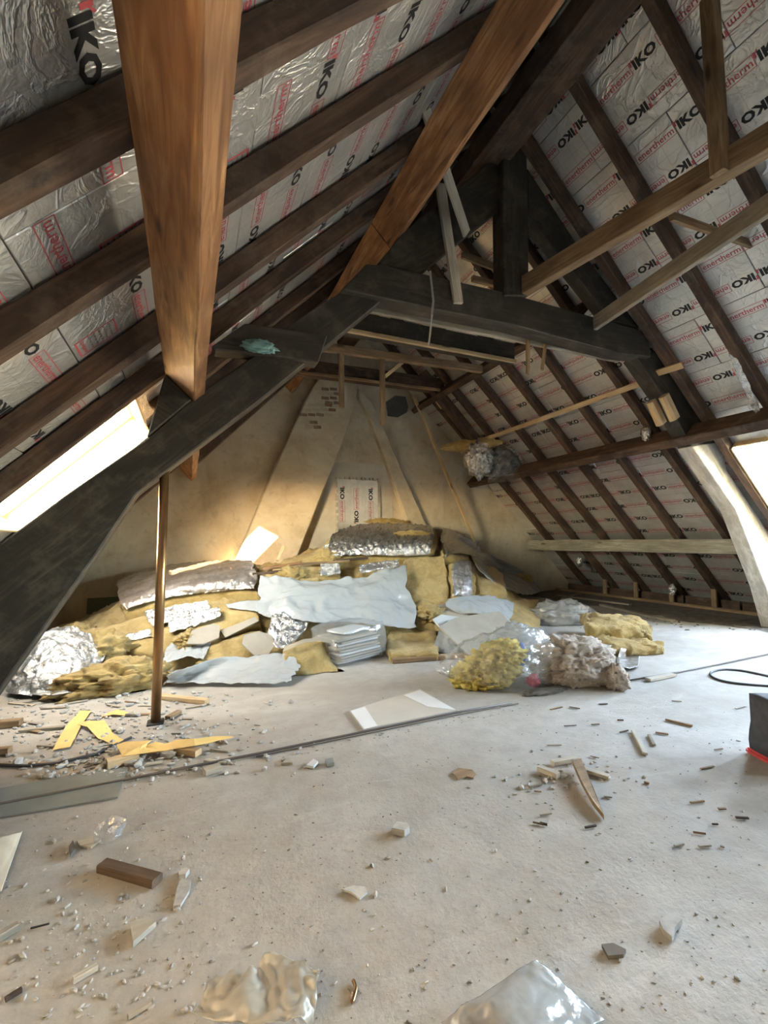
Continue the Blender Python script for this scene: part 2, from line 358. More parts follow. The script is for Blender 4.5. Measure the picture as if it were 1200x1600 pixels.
def cut(rects, h):
    out = []
    for (a0, a1, b0, b1) in rects:
        if h[0] >= a1 or h[1] <= a0 or h[2] >= b1 or h[3] <= b0: out.append((a0, a1, b0, b1)); continue
        if b0 < h[2]: out.append((a0, a1, b0, h[2]))
        if b1 > h[3]: out.append((a0, a1, h[3], b1))
        c0, c1 = max(b0, h[2]), min(b1, h[3])
        if a0 < h[0]: out.append((a0, h[0], c0, c1))
        if a1 > h[1]: out.append((h[1], a1, c0, c1))
    return [q for q in out if q[1] - q[0] > .03 and q[3] - q[2] > .03]

CEIL = {}
for side in ('left', 'right'):
    F = FRAMES[side]; sg = 1 if side == 'left' else -1
    def ya(y): return y * sg
    holes = []
    for (y0, y1, z0, z1) in SKY[side]:
        a = sorted((ya(y0), ya(y1))); holes.append((a[0], a[1], -(RZ - z0) / SQ, -(RZ - z1) / SQ))
    root = struct(empty('ceiling_' + side, (RX, 3, RZ))); CEIL[side] = root
    a = sorted((ya(BY - .3), ya(GY + .3)))
    rs = [(a[0], a[1], -9.2, .12)]
    for h in holes: rs = cut(rs, h)
    bm = bmesh.new()
    for q in rs: add_box(bm, ((q[0] + q[1]) / 2, (q[2] + q[3]) / 2, -.14), (q[1] - q[0], q[3] - q[2], .12))
    obj('roof_deck', bm, 'roof_deck', root, F)
    # boards
    rnd = random.Random(11 if side == 'left' else 12)
    row = 0; b1 = -.02
    while b1 > -8.75:
        b0 = max(b1 - BH, -8.85); y = GY - (row % 2) * .66 * .9 + .0
        first = True
        while y > -.6:
            y0 = max(y - BW, -.9) if not (first and row % 2 == 1 and False) else y - BW
            aa = sorted((ya(y0), ya(y))); parts = [(aa[0], aa[1], b0, b1)]
            for h in holes: parts = cut(parts, h)
            for q in parts:
                w, hh = q[1] - q[0], q[3] - q[2]; full = abs(w - BW) < .01 and abs(hh - BH) < .01
                M = F @ Matrix.Translation(((q[0] + q[1]) / 2, (q[2] + q[3]) / 2, rnd.uniform(-.006, .004))) @ Matrix.Rotation(rnd.uniform(-.004, .004), 4, 'X') @ Matrix.Rotation(rnd.uniform(-.003, .003), 4, 'Y')
                o = obj('insulation_board', BOARD if full else board_mesh(w, hh), None, root, M)
                if full:
                    k = rnd.choice((0, 1)) if side == 'right' else rnd.choice((0, 1, 2, 3))
                    obj('print', PRINTS[k], None, o, M @ Matrix.Translation((0, 0, .0015)))
            y = y0; first = False
        b1 -= BH; row += 1
    # far strip where the odd rows start short of the gable
    bm = bmesh.new()
    aa = sorted((ya(GY - .6), ya(GY)))
    add_box(bm, ((aa[0] + aa[1]) / 2, -4.4, -.045), (aa[1] - aa[0], 8.8, .05)); obj('edge_board', bm, 'foil_board', root, F)
    # rafters
    off = .15 * SQ * 2
    for y in YFAR[side]:
        yc = y - .05; xs = RX + (-1 if side == 'left' else 1) * .05
        d = V((-1, 0, -1)) if side == 'left' else V((1, 0, -1)); inn = V((1, 0, -1)).normalized() if side == 'left' else V((-1, 0, -1)).normalized()
        p0 = V((RX, yc, RZ)) + inn * (.012 + .07) + d.normalized() * .05
        p1 = p0 + d.normalized() * 8.55
        segs = [(p0, p1)]
        for (h0, h1, z0, z1) in SKY[side]:      # a rafter in the way of a skylight is trimmed at its head and foot
            if h0 < yc < h1:
                f0 = (RZ - z1 - .05) / SQ; f1 = (RZ - z0 + .05) / SQ; u = (p1 - p0).normalized(); segs = [(p0, p0 + u * (f0 - .1)), (p0 + u * (f1 - .05), p1)]
        for q0, q1 in segs: beam('rafter', q0, q1, .10, .14, 'wood_rafter', root, (0, 1, 0), .012, 14)

# ------------------------------------------------------------------ skylights
def skylight(idx, side, y0, y1, z0, z1, pane='pane_glass'):
    F = FRAMES[side]; sg = 1 if side == 'left' else -1; a0, a1 = sorted((y0 * sg, y1 * sg)); b0, b1 = -(RZ - z0) / SQ, -(RZ - z1) / SQ
    root = struct(empty('window_%d' % idx, F @ V(((a0 + a1) / 2, (b0 + b1) / 2, 0)))); t = .02
    bm = bmesh.new()                       # boarded reveal through the roof
    zc, zh = -.03, .32
    add_box(bm, (a0 + t / 2, (b0 + b1) / 2, zc), (t, b1 - b0, zh)); add_box(bm, (a1 - t / 2, (b0 + b1) / 2, zc), (t, b1 - b0, zh))
    obj('jamb', bm, 'reveal_wood', root, F)
    bm = bmesh.new(); add_box(bm, ((a0 + a1) / 2, b1 - t / 2, zc - .03), (a1 - a0 - 2 * t, t, zh - .06)); add_box(bm, ((a0 + a1) / 2, b0 + t / 2, zc - .03), (a1 - a0 - 2 * t, t, zh - .06))
    obj('head_board', bm, 'reveal_wood', root, F)
    bm = bmesh.new(); e = .06
    for (cx, cy, sx, sy) in ((a0 + t + e / 2, (b0 + b1) / 2, e, b1 - b0 - 2 * t), (a1 - t - e / 2, (b0 + b1) / 2, e, b1 - b0 - 2 * t), ((a0 + a1) / 2, b1 - t - e / 2, a1 - a0 - 2 * t - 2 * e, e), ((a0 + a1) / 2, b0 + t + e / 2, a1 - a0 - 2 * t - 2 * e, e)):
        add_box(bm, (cx, cy, -.16), (sx, sy, .07))
    bmesh.ops.bevel(bm, geom=list(bm.edges), offset=.006, segments=1, affect='EDGES')
    fo = obj('window_frame', bm, 'frame_white', root, F)
    bm = bmesh.new(); add_box(bm, ((a0 + a1) / 2, (b0 + b1) / 2, -.17), (a1 - a0 - 2 * t - 2 * e + .02, b1 - b0 - 2 * t - 2 * e + .02, .006)); obj('pane', bm, pane, fo, F)
    bm = bmesh.new(); add_box(bm, ((a0 + a1) / 2, b1 - t - .05, -.115), (.16, .025, .02)); bmesh.ops.bevel(bm, geom=list(bm.edges), offset=.005, segments=1, affect='EDGES'); obj('handle', bm, 'zinc', fo, F)
    # the sky entering here is sampled through a portal in the opening
    pl = bpy.data.objects.new('skylight_portal', bpy.data.lights.new('skylight_portal', 'AREA')); COL.objects.link(pl)
    pl.data.shape = 'RECTANGLE'; pl.data.size = a1 - a0; pl.data.size_y = b1 - b0; pl.data.cycles.is_portal = True
    pl.matrix_world = F @ Matrix.Translation(((a0 + a1) / 2, (b0 + b1) / 2, -.2)) @ Matrix.Rotation(pi, 4, 'X')
i = 0
for side in ('left', 'right'):
    for w in SKY[side]:
        i += 1; skylight(i, side, *w, 'film_diffuser' if side == 'left' and w[0] < 2 else 'pane_tinted' if side == 'left' else 'pane_glass')  # film added on the unseen left skylight to spread the sun indoors

# ------------------------------------------------------------------ knee wall along the right eaves
wr = struct(empty('wall_right', (8.8, 5, 0)))
beam('sole_plate', (8.72, 1.0, .035), (8.72, 9.2, .035), .07, .09, 'wood_tan', wr, (1, 0, 0))
for y in YFAR['right'][1:10]:
    if y > 1: beam('stud', (8.76, y - .06, .07), (8.76, y - .06, .40), .05, .09, 'wood_tan', wr, (1, 0, 0), .002, 3)
for y in range(1, 9): beam('skirting_board', (8.9, y + .02, .11), (8.9, y + .98, .11), .02, .2, 'wood_rafter', wr, (1, 0, 0), .003, 4)

# ------------------------------------------------------------------ far gable: flues, rendered patch, hatch
def wall_prism(name, px, yf, mat, parent, bev=.02): return prism(name, pxz(px, yf), yf, GY + .02, mat, parent, (0, 0, 1), bev)
lf = [(490, 602), (480, 622), (462, 660), (437, 715), (412, 770), (399, 805), (372, 868), (345, 935), (440, 935), (470, 857), (500, 780), (525, 720), (540, 680), (552, 642), (559, 612), (560, 590), (500, 590)]
flue = wall_prism('flue', lf, 8.95, 'plaster', wall_far)
rf = [(560, 606), (562, 622), (575, 645), (598, 706), (620, 768), (636, 812), (652, 850), (682, 850), (662, 810), (640, 760), (620, 715), (598, 664), (580, 628)]
flue2 = wall_prism('flue', rf, 9.1, 'plaster', wall_far)
prism('render_patch', pxz([(520, 724), (545, 722), (612, 726), (616, 900), (470, 900)], 9.235), 9.232, GY + .02, 'plaster_pale', wall_far, bev=.004)
bp = [(603, 628), (618, 618), (634, 620), (638, 636), (636, 644), (622, 652), (606, 650)]
prism('cement_patch', pxz(bp, 9.23), 9.228, GY + .02, 'cement', wall_far, bev=.004)
# bare bricks showing where the render has come off the left flue
rnd = random.Random(3)
for cx, cy, nx, ny in ((513, 616, 3, 2), (498, 645, 4, 3), (489, 668, 2, 2), (520, 630, 2, 2)):
    for a in range(nx):
        for b in range(ny):
            if rnd.random() < .15: continue
            p = on_y(cx + a * 13 - nx * 6 + (b % 2) * 6, cy + b * 7.5 - ny * 4, 8.95)
            bm = bmesh.new(); add_box(bm, (0, 0, 0), (.155, .03, .062)); bmesh.ops.bevel(bm, geom=list(bm.edges), offset=.006, segments=1, affect='EDGES')
            obj('brick', bm, rnd.choice(('brick', 'brick_dull', 'plaster')), flue, Matrix.Translation((p.x, 8.958 - rnd.uniform(-.004, .006), p.z)) @ Matrix.Rotation(rnd.uniform(-.06, .06), 4, 'Y'))
# opening closed with a piece of foil board
hp = pxz([(527, 748), (590, 750), (590, 850), (524, 850)], 9.2)
hx0, hx1, hz0, hz1 = hp[0][0], hp[1][0], hp[2][1], hp[0][1]
hatch = thing('hatch_board', 'upright piece of printed foil insulation board closing the opening in the far plaster wall', 'insulation board', ((hx0 + hx1) / 2, 9.2, hz0))
bm = bmesh.new(); add_box(bm, ((hx0 + hx1) / 2, 9.215, (hz0 + hz1) / 2), (hx1 - hx0, .03, hz1 - hz0)); obj('panel', bm, 'foil_board', hatch)
bm = bmesh.new()
for k, (xx, fl_) in enumerate(((-.27, -1), (.02, 1), (.29, -1))): group_print(bm, (.14, .10, .15)[k], xx, fl_)
for m in list(bm.verts): pass
pr = obj('print', bm, ('ink_black', 'ink_red', 'ink_grey'), hatch, Matrix.Translation(((hx0 + hx1) / 2 - .02, 9.197, (hz0 + hz1) / 2 - .0)) @ Matrix.Rotation(pi / 2, 4, 'X') @ Matrix.Rotation(pi / 2, 4, 'Z') @ Matrix.Scale(1.15, 4))
q = random.Random(5)
for k in range(34):       # torn pale edge of the opening round the board
    t = k / 33
    if t < .3: x, z = hx0 - .02, hz0 + (hz1 - hz0) * t / .3
    elif t < .6: x, z = hx0 + (hx1 - hx0) * (t - .3) / .3, hz1 + .015
    else: x, z = hx1 + .02, hz1 - (hz1 - hz0) * (t - .6) / .4
    bm = bmesh.new(); add_box(bm, (x, 9.20, z), (q.uniform(.03, .10) if .3 < t < .6 else q.uniform(.02, .05), .07, q.uniform(.03, .06) if .3 < t < .6 else q.uniform(.06, .13)), None)
    obj('foam_edge', bm, 'plaster_pale', hatch)

# ================================================================== ROOF TIMBERS
Y1 = 3.97
t1 = thing('roof_truss', 'big blackened timber truss with king post and bent legs, the nearer of the two', 'truss', (3.1, Y1, 0))
legL = [(x, z) for x, z in pxz([(540, 452), (590, 425), (606, 450), (600, 467), (527, 527), (400, 630), (300, 705), (213, 772), (150, 866), (0, 1077)], Y1)] + [(-1.44, 0), (-2.0, 0), (-1.75, .75)] + pxz([(0, 850), (100, 775), (227, 687), (302, 622), (400, 553), (445, 513), (508, 471)], Y1)
prism('leg', legL, Y1, Y1 + .2, 'wood_truss', t1, (1, 0, .93))
prism('wedge_block', pxz([(258, 583), (229, 683), (300, 624)], Y1 - .02), Y1 - .02, Y1 + .2, 'wood_truss', t1, (1, 0, -.7))
prism('tie_block', pxz([(330, 541), (383, 505), (432, 511), (512, 524), (498, 566), (408, 553), (335, 546)], Y1 - .07), Y1 - .07, Y1 + .1, 'wood_truss', t1)
legR = pxz([(994, 558), (1038, 622), (1083, 700), (1128, 692), (1078, 612), (1032, 545)], Y1)
prism('leg', legR, Y1, Y1 + .2, 'wood_truss', t1, (1, 0, -.9))
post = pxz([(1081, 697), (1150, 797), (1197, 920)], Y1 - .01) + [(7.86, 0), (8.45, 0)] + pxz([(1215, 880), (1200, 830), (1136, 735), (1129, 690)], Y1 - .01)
o = prism('leg', post, Y1 - .01, Y1 + .2, 'wood_chalk_lit', t1, (1, 0, -1.3)); o['label'] = 'pale chalky lower length of the right leg, window brightness put into its colour'
prism('collar', pxz([(534, 452), (573, 412), (600, 414), (700, 436), (800, 459), (910, 490), (1012, 519), (1018, 558), (967, 552), (800, 507), (700, 487), (600, 466)], Y1 - .07), Y1 - .07, Y1 + .14, 'wood_truss', t1, (1, 0, 0))
prism('king_post', pxz([(787, 222), (823, 222), (825, 300), (827, 462), (788, 462), (786, 300)], Y1 - .1), Y1 - .1, Y1 + .1, 'wood_truss', t1, (0, 0, 1))
prism('strut', pxz([(585, 418), (633, 360), (710, 298), (787, 236), (787, 322), (730, 367), (690, 400), (655, 428)], Y1), Y1, Y1 + .16, 'wood_truss', t1, (1, 0, .8))
prism('strut', pxz([(824, 262), (905, 386), (1000, 512), (955, 500), (880, 405), (826, 338)], Y1), Y1, Y1 + .16, 'wood_truss', t1, (1, 0, -1))
bm = bmesh.new()
pp = [on_y(672, 424, Y1 - .085), on_y(677, 470, Y1 - .085), on_y(675, 492, Y1 - .085), on_y(673, 512, Y1 + .0), on_y(670, 540, Y1 + .05)]
o = tag(obj('strap', tube_bm(pp, .012, 6), 'film_milky'), 'thin milky plastic strap looped over the dark collar beam of the near truss', 'strap')
t2 = thing('roof_truss', 'farther brown truss close in front of the plaster gable wall', 'truss', (3.1, 7.9, 0))
z2 = on_y(580, 600, 7.85).z
beam('collar', (1.55, 7.95, z2 + .17), (4.72, 7.95, z2 + .17), .16, .28, 'wood_rafter', t2)
beam('collar_lath', (1.75, 7.84, z2 + .05), (4.60, 7.84, z2 + .05), .04, .05, 'wood_tan', t2)
for sx, s in ((-1, 'left'), (1, 'right')):
    pa = V((RX + sx * 1.15, 7.95, 4.72)); pb = V((RX + sx * 3.05, 7.95, 2.76))
    beam('leg', pa, pb, .16, .2, 'wood_rafter', t2)
# purlins: planks set square to the slopes
def purlin(label, c, side, y0, y1, mat, h=.31, w=.12):
    s = 1 if side == 'left' else -1
    inn = V((s, 0, -1)).normalized(); up = V((s, 0, 1)).normalized()
    mid = V(c) + inn * (h / 2 + .003) + up * (w / 2)
    return tag(beam('purlin', (mid.x, y0, mid.z), (mid.x, y1, mid.z), w, h, mat, None, up, .012, 16), label, 'beam', 'purlins under the rafters')
purlin('big orange-brown purlin overhead at upper left, resting on the near truss leg', (-.2, 0, 2.77), 'left', -2.9, Y1 + .18, 'wood_orange')
purlin('orange purlin stub showing below the left truss leg against the plaster wall', (-.2, 0, 2.77), 'left', Y1 + .2, 9.2, 'wood_orange')
purlin('high orange-brown purlin above the collar, running from the near truss to the top edge', (1.674, 0, 4.64), 'left', -2.9, Y1 + .18, 'wood_orange')
purlin('sunlit orange purlin end beyond the near truss, below its left leg', (1.674, 0, 4.64), 'left', Y1 + .2, 9.2, 'wood_orange')
purlin('reddish purlin under the right rafters at the height of the leg joint', (6.37, 0, 2.80), 'right', -2.9, 9.2, 'wood_rafter', .28, .14)
purlin('higher right purlin running from the near collar to the dark end of the gable', (4.79, 0, 4.38), 'right', Y1 + .3, 9.0, 'wood_rafter', .26, .12)
lp = tag(beam('purlin', (7.86, Y1 + .25, 1.20), (7.86, 9.2, 1.20), .14, .24, 'wood_grey', None, (1, 0, 0), .012, 16), 'lowest grey purlin low on the right slope behind the bags', 'beam', 'purlins under the rafters')
tag(beam('ridge_beam', (3.06, -2.9, 5.72), (3.06, 9.2, 5.72), .36, .28, 'wood_rafter', None, (1, 0, 0), .014, 20), 'dark ridge beam running along under the peak onto the king post', 'beam')
a, b = on_y(700, 612, 6.9), on_y(843, 522, 4.75)
tag(beam('lath', (4.62, 5.0, 4.30), (4.62, 8.3, 4.30), .07, .05, 'wood_new', None, (1, 0, 0), .003), 'pale new lath nailed along the top of the higher right purlin', 'lath')
# collars of the rafter pairs between the trusses
def cross(label, pts, y, w, h, mat, name='ceiling_joist', cat='joist', lath=None):
    a = on_y(*pts[0], y); b = on_y(*pts[1], y)
    t = thing(name, label, cat, (a + b) / 2)
    beam('board', a + V((0, 0, h / 2)), b + V((0, 0, h / 2)), w, h, mat, t, (0, 1, 0), .008)
    if lath: beam('lath', a + V((0, -w / 2 - .02, .02)), b + V((0, -w / 2 - .02, .02)), .04, .055, lath, t, (0, 1, 0), .003)
    return t
cross('dark cross joist with a pale lath along its foot, next behind the near collar', ((520, 519), (800, 570)), 5.35, .12, .30, 'wood_truss', lath='wood_new')
cross('cross joist with orange torn lower edge carrying two hanging laths', ((480, 545), (752, 583)), 6.15, .08, .12, 'wood_tan')
cross('pale batten fixed behind the lower edge of the near collar', ((575, 488), (966, 566)), 4.24, .05, .08, 'wood_grey', 'batten', 'batten')
cross('short high tie seen behind the king post', ((722, 404), (918, 478)), 5.0, .05, .10, 'wood_tan', 'batten', 'batten')
cross('lower short tie seen left of the king post foot', ((738, 440), (800, 456)), 5.2, .06, .09, 'wood_tan', 'batten', 'batten')
def stick(name, label, cat, A, B, w, h, mat, yhint=(0, 1, 0), group=None):
    return tag(beam(name, A, B, w, h, mat, None, yhint, .003, 5), label, cat, group)
stick('lath', 'left one of two laths hanging in front of the far flue', 'lath', on_y(533, 553, 6.09), on_y(534, 637, 6.09), .05, .075, 'wood_tan')
stick('lath', 'longer lath hanging beside the dark cement patch', 'lath', on_y(597, 562, 6.09), on_y(598, 664, 6.09), .05, .075, 'wood_tan')
stick('lath', 'lath stub hanging from the near collar, left of a pair', 'lath', on_y(825, 523, 4.2), on_y(825, 584, 4.2), .03, .05, 'wood_tan')
stick('lath', 'lath stub hanging from the near collar, right of a pair', 'lath', on_y(853, 530, 4.2), on_y(847, 578, 4.2), .025, .04, 'wood_tan')
stick('lath', 'slanting pale lath under the cross joist, right of the longer hanging lath', 'lath', on_y(602, 588, 6.3), on_y(634, 562, 6.3), .04, .05, 'wood_new')
stick('lath', 'long pale lath running under the right rafters to the truss leg', 'lath', on_r(722, 699, 9.12), on_r(1003, 598, 9.12), .03, .085, 'wood_new', (1, 0, 1))
stick('lath', 'short pale lath end sticking out right of the truss leg', 'lath', on_r(1026, 583, 9.12), on_r(1067, 570, 9.12), .03, .085, 'wood_new', (1, 0, 1))
stick('lath', 'pale lath leaning against the far wall beside the right flue', 'lath', on_y(646, 618, 8.7), on_y(742, 846, 8.9), .05, .07, 'wood_new')
stick('lath', 'short pale stick poking up at the dark end of the higher right purlin', 'lath', on_y(676, 618, 8.1), on_y(691, 638, 8.1), .05, .06, 'wood_new')
stick('board', 'pale grey board hanging from the high purlin down to the collar', 'board', on_y(664, 170, 3.15), on_y(729, 365, 3.82), .03, .105, 'wood_pale', (.2, 1, 0))
stick('board', 'pale board with pointed foot nailed to the collar under the grey one', 'board', on_y(688, 288, 3.85), on_y(716, 474, 3.86), .04, .105, 'wood_pale', (0, 1, 0))
stick('beam', 'tan beam running from the king post foot out to the upper right edge', 'beam', (3.36, 3.84, 4.15), (3.92, .4, 4.15), .11, .2, 'wood_tan', (1, 0, 0))
stick('post', 'hanging post with cut end dropping onto the tan beam at top right', 'post', (3.60, 1.98, 5.46), (3.60, 1.98, 4.06), .10, .10, 'wood_tan')
stick('board', 'short brace board below the tan beam at right', 'board', on_y(1048, 338, 2.5), on_y(1180, 384, 2.6), .035, .08, 'wood_tan', (0, 1, 0))
stick('board', 'dark plank with pale lower edge running from the collar to the right', 'board', (4.42, 3.87, 3.93), (3.92, .9, 3.93), .06, .17, 'wood_grey', (1, 0, 0))
for k, (x, y, w) in enumerate(((1026, 642, 20), (1046, 634, 26))):
    a = on_y(x, y, Y1 - .12 + .2 * (1 - k)); bm = beam_bm(.34, .10, .14, 4, .01, .03)
    tag(obj('wood_block', bm, 'wood_new', None, fr(a - V((-.1, 0, -.12)) - V((.2, 0, 0)), (.55, 0, -.85), (0, 1, 0))), ('smaller pale block on the far face of the right truss leg', 'rounded pale block nailed to the near face of the right truss leg')[k], 'block', 'pale blocks at the right truss leg')
# steel prop
pb = on_y(243, 1137, Y1 + .1); pt = on_y(257, 738, Y1 + .1)
prop = thing('support_pole', 'slim brown metal pole standing on the floor under the left truss leg', 'pole', (pb.x, pb.y, 0))
obj('tube', tube_bm([(pb.x, pb.y, .012), (pt.x, pt.y, pt.z + .02)], .036, 20), 'brass', prop, None, True)
bm = bmesh.new(); add_box(bm, (pb.x, pb.y, .007), (.12, .12, .013)); bmesh.ops.bevel(bm, geom=list(bm.edges), offset=.003, segments=1, affect='EDGES'); obj('foot_plate', bm, 'iron', prop)

# ================================================================== THE HEAP OF TORN-OUT INSULATION
def lerp_tab(tab, x):
    if x <= tab[0][0]: return tab[0][1]
    for (a, p), (b, q) in zip(tab, tab[1:]):
        if x <= b: t = (x - a) / (b - a); return p + (q - p) * t
    return tab[-1][1]
TOE = [(-2.2, 6.1), (-1, 5.75), (0, 5.35), (1, 5.1), (2, 5.35), (3, 5.35), (4, 5.15), (5, 5.6), (6, 6.6), (7, 7.4)]
TOP = [(-2.3, 0), (-1.5, .30), (-.6, .72), (.5, .95), (1.5, 1.05), (2.4, 1.40), (3.2, 1.52), (4.0, 1.40), (4.8, 1.0), (5.6, .55), (6.4, .12), (7, 0)]
def heap_z(x, y):
    d = y - lerp_tab(TOE, x); h = lerp_tab(TOP, x)
    if d <= 0 or h <= 0: return 0.0
    u = min(1.0, d / (.6 + 1.35 * h)); z = h * (u * u * (3 - 2 * u)) ** .85
    return z * (1 - .12 * max(0, min(1, (y - 8.2) / 1.0)))
def on_heap(px, py, off=0.0):
    """the point of the heap seen at a pixel, lifted by off"""
    r = ray(px, py).normalized(); t = 2.0
    while t < 14:
        p = EYE + r * t
        if p.z < heap_z(p.x, p.y) + off or p.y > 8.95: return p
        t += .02
    return EYE + r * 9
bm = bmesh.new(); NX, NY = 220, 120; grid = []
for j in range(NY + 1):
    row = []
    for i in range(NX + 1):
        x = -2.3 + 9.3 * i / NX; y = 5.0 + 4.23 * j / NY; z = heap_z(x, y)
        if z > .01:
            q = V((x * 2.2, y * 2.2, z)); z += .10 * fbm(q) * min(1, z * 4) - .06 + .05 * ridged(q * 2.5) + .035 * ridged(q * 6.5 + V((1, 2, 3)))
        row.append(bm.verts.new((x, y, max(z - .09, -.01))))
    grid.append(row)
for j in range(NY):
    for i in range(NX):
        vs = (grid[j][i], grid[j][i + 1], grid[j + 1][i + 1], grid[j + 1][i])
        if max(v.co.z for v in vs) > 0: bm.faces.new(vs)
bmesh.ops.delete(bm, geom=[v for v in bm.verts if not v.link_faces], context='VERTS')
stuff(obj('loose_glass_wool', bm, 'glass_wool', smooth=True), 'loose yellow glass wool scraps filling the heap beneath the batts and sheets', 'insulation')

def ctl(p):                        # (px, py) lies on the heap; (px, py, 'f'[, z]) on the floor; (px, py, y) at a distance
    if len(p) == 2: return on_heap(p[0], p[1], .10)
    if p[2] == 'f': return on_z(p[0], p[1], p[3] if len(p) > 3 else .01)
    if p[2] == 'h': return on_heap(p[0], p[1], p[3])
    return on_y(*p)
def bez(rows, u, v):               # smooth surface through a small net of points
    def cr(P, t):
        n = len(P) - 1
        if n == 1: return P[0].lerp(P[1], t)
        k = min(int(t * n), n - 1); f = t * n - k
        p0, p1, p2, p3 = P[max(k - 1, 0)], P[k], P[k + 1], P[min(k + 2, n)]
        return .5 * ((2 * p1) + (p2 - p0) * f + (2 * p0 - 5 * p1 + 4 * p2 - p3) * f * f + (3 * p1 - p0 - 3 * p2 + p3) * f ** 3)
    return cr([cr(r, u) for r in rows], v)
def thicken(bm, th):                # a second skin behind the first, closed round the rim
    bm.normal_update(); vs = list(bm.verts); fs = list(bm.faces); rim = [e for e in bm.edges if e.is_boundary]
    back = {v: bm.verts.new(v.co - v.normal * th) for v in vs}
    loops = [(l.vert, l.link_loop_next.vert) for e in rim for l in e.link_loops[:1]]
    for f in fs: bm.faces.new([back[v] for v in reversed(f.verts)])
    for a, b in loops: bm.faces.new((b, a, back[a], back[b]))
    bmesh.ops.recalc_face_normals(bm, faces=bm.faces)
def sheet_bm(rows, nu, nv, amp, freq, th=.004, seed=0, rag=0.0, fine=.3):
    rows = [[ctl(p) if not isinstance(p, V) else p for p in r] for r in rows]
    bm = bmesh.new(); g = []
    for j in range(nv + 1):
        line = []
        for i in range(nu + 1):
            u, v = i / nu, j / nv
            if rag:
                u = u + rag * fbm(V((v * 6, seed, 1.5))) * (1 if u > .5 else -1) * (abs(u - .5) * 2) ** 4; v2 = v + rag * fbm(V((u * 6, seed, 7.5))) * (1 if v > .5 else -1) * (abs(v - .5) * 2) ** 4
            else: v2 = v
            line.append(bez(rows, min(1, max(0, u)), min(1, max(0, v2))))
        g.append(line)
    pts = [[None] * (nu + 1) for _ in range(nv + 1)]
    for j in range(nv + 1):
        for i in range(nu + 1):
            a = g[j][min(i + 1, nu)] - g[j][max(i - 1, 0)]; b = g[min(j + 1, nv)][i] - g[max(j - 1, 0)][i]
            n = a.cross(b)
            n = n.normalized() if n.length > 1e-9 else V((0, 0, 1))
            if n.dot(EYE - g[j][i]) < 0: n = -n
            p = g[j][i]; q = p * freq + V((seed * 3.7, seed, 0))
            q = q + V((fbm(q + V((9, 0, 0))), fbm(q + V((0, 9, 0))), 0)) * .5
            h = amp * (ridged(q, 4) * .7 + fine * ridged(q * 2.7 + V((3, 3, 3)), 4))
            p = p + n * h; p.z = max(p.z, .006 + .004 * (seed % 3)); pts[j][i] = p
    vs = [[bm.verts.new(p) for p in l] for l in pts]
    for j in range(nv):
        for i in range(nu): bm.faces.new((vs[j][i], vs[j][i + 1], vs[j + 1][i + 1], vs[j + 1][i]))
    bm.normal_update()
    thicken(bm, th or .002); return bm
def sheet(name, label, cat, mat, rows, amp=.03, freq=2.5, nu=44, nv=28, seed=1, rag=.05, group=None, th=.003, fine=.3):
    return tag(obj(name, sheet_bm(rows, nu, nv, amp, freq, th, seed, rag, fine), mat, smooth=True), label, cat, group)
def slab_bm(rows, th, nu=26, nv=14, amp=.02, freq=5, seed=0):
    """a soft batt: its top follows the net, its sides are th thick"""
    rows = [[ctl(p) if not isinstance(p, V) else p for p in r] for r in rows]
    nm = (rows[0][-1] - rows[0][0]).cross(rows[-1][0] - rows[0][0]).normalized()
    if nm.dot(EYE - rows[0][0]) < 0: nm = -nm
    if nm.z < .35: nm = (nm + V((0, 0, .6))).normalized()
    bm = bmesh.new(); top = []; bot = []; K = 4
    for j in range(nv + 1):
        a = []; b = []
        for i in range(nu + 1):
            p = bez(rows, i / nu, j / nv); e = min(i, nu - i, 2) / 2 * min(j, nv - j, 2) / 2
            q = p * freq + V((seed, seed * 2, 0)); d = V((fbm(q), fbm(q + V((7, 0, 0))), fbm(q + V((0, 7, 0))))) * amp
            a.append(p + d + nm * (-.012 * (1 - e))); b.append(p - nm * th + d * .6)
        top.append([bm.verts.new(x) for x in a]); bot.append([bm.verts.new(x) for x in b])
    for j in range(nv):
        for i in range(nu):
            bm.faces.new((top[j][i], top[j][i + 1], top[j + 1][i + 1], top[j + 1][i])); bm.faces.new((bot[j][i], bot[j + 1][i], bot[j + 1][i + 1], bot[j][i + 1]))
    rim = [(0, i) for i in range(nu)] + [(j, nu) for j in range(nv)] + [(nv, i) for i in range(nu, 0, -1)] + [(j, 0) for j in range(nv, 0, -1)]
    prev = [top[j][i] for j, i in rim]
    for k in range(1, K + 1):
        if k == K: cur = [bot[j][i] for j, i in rim]
        else:
            cur = []
            for j, i in rim:
                p = top[j][i].co.lerp(bot[j][i].co, k / K); q = p * 11 + V((seed, 0, k)); c = bez(rows, .5, .5)
                cur.append(bm.verts.new(p + V((fbm(q), fbm(q + V((3, 0, 0))), fbm(q + V((0, 3, 0))))) * .022 + (p - c).normalized() * .012 * sin(pi * k / K)))
        for i in range(len(rim)):
            i2 = (i + 1) % len(rim); bm.faces.new((prev[i], prev[i2], cur[i2], cur[i]))
        prev = cur
    for v in bm.verts: v.co.z = max(v.co.z, .004)
    bmesh.ops.recalc_face_normals(bm, faces=bm.faces); return bm, nm
def lift(rows, d):
    out = []
    for r in rows:
        out.append([(ctl(p) if not isinstance(p, V) else p) + d for p in r])
    return out
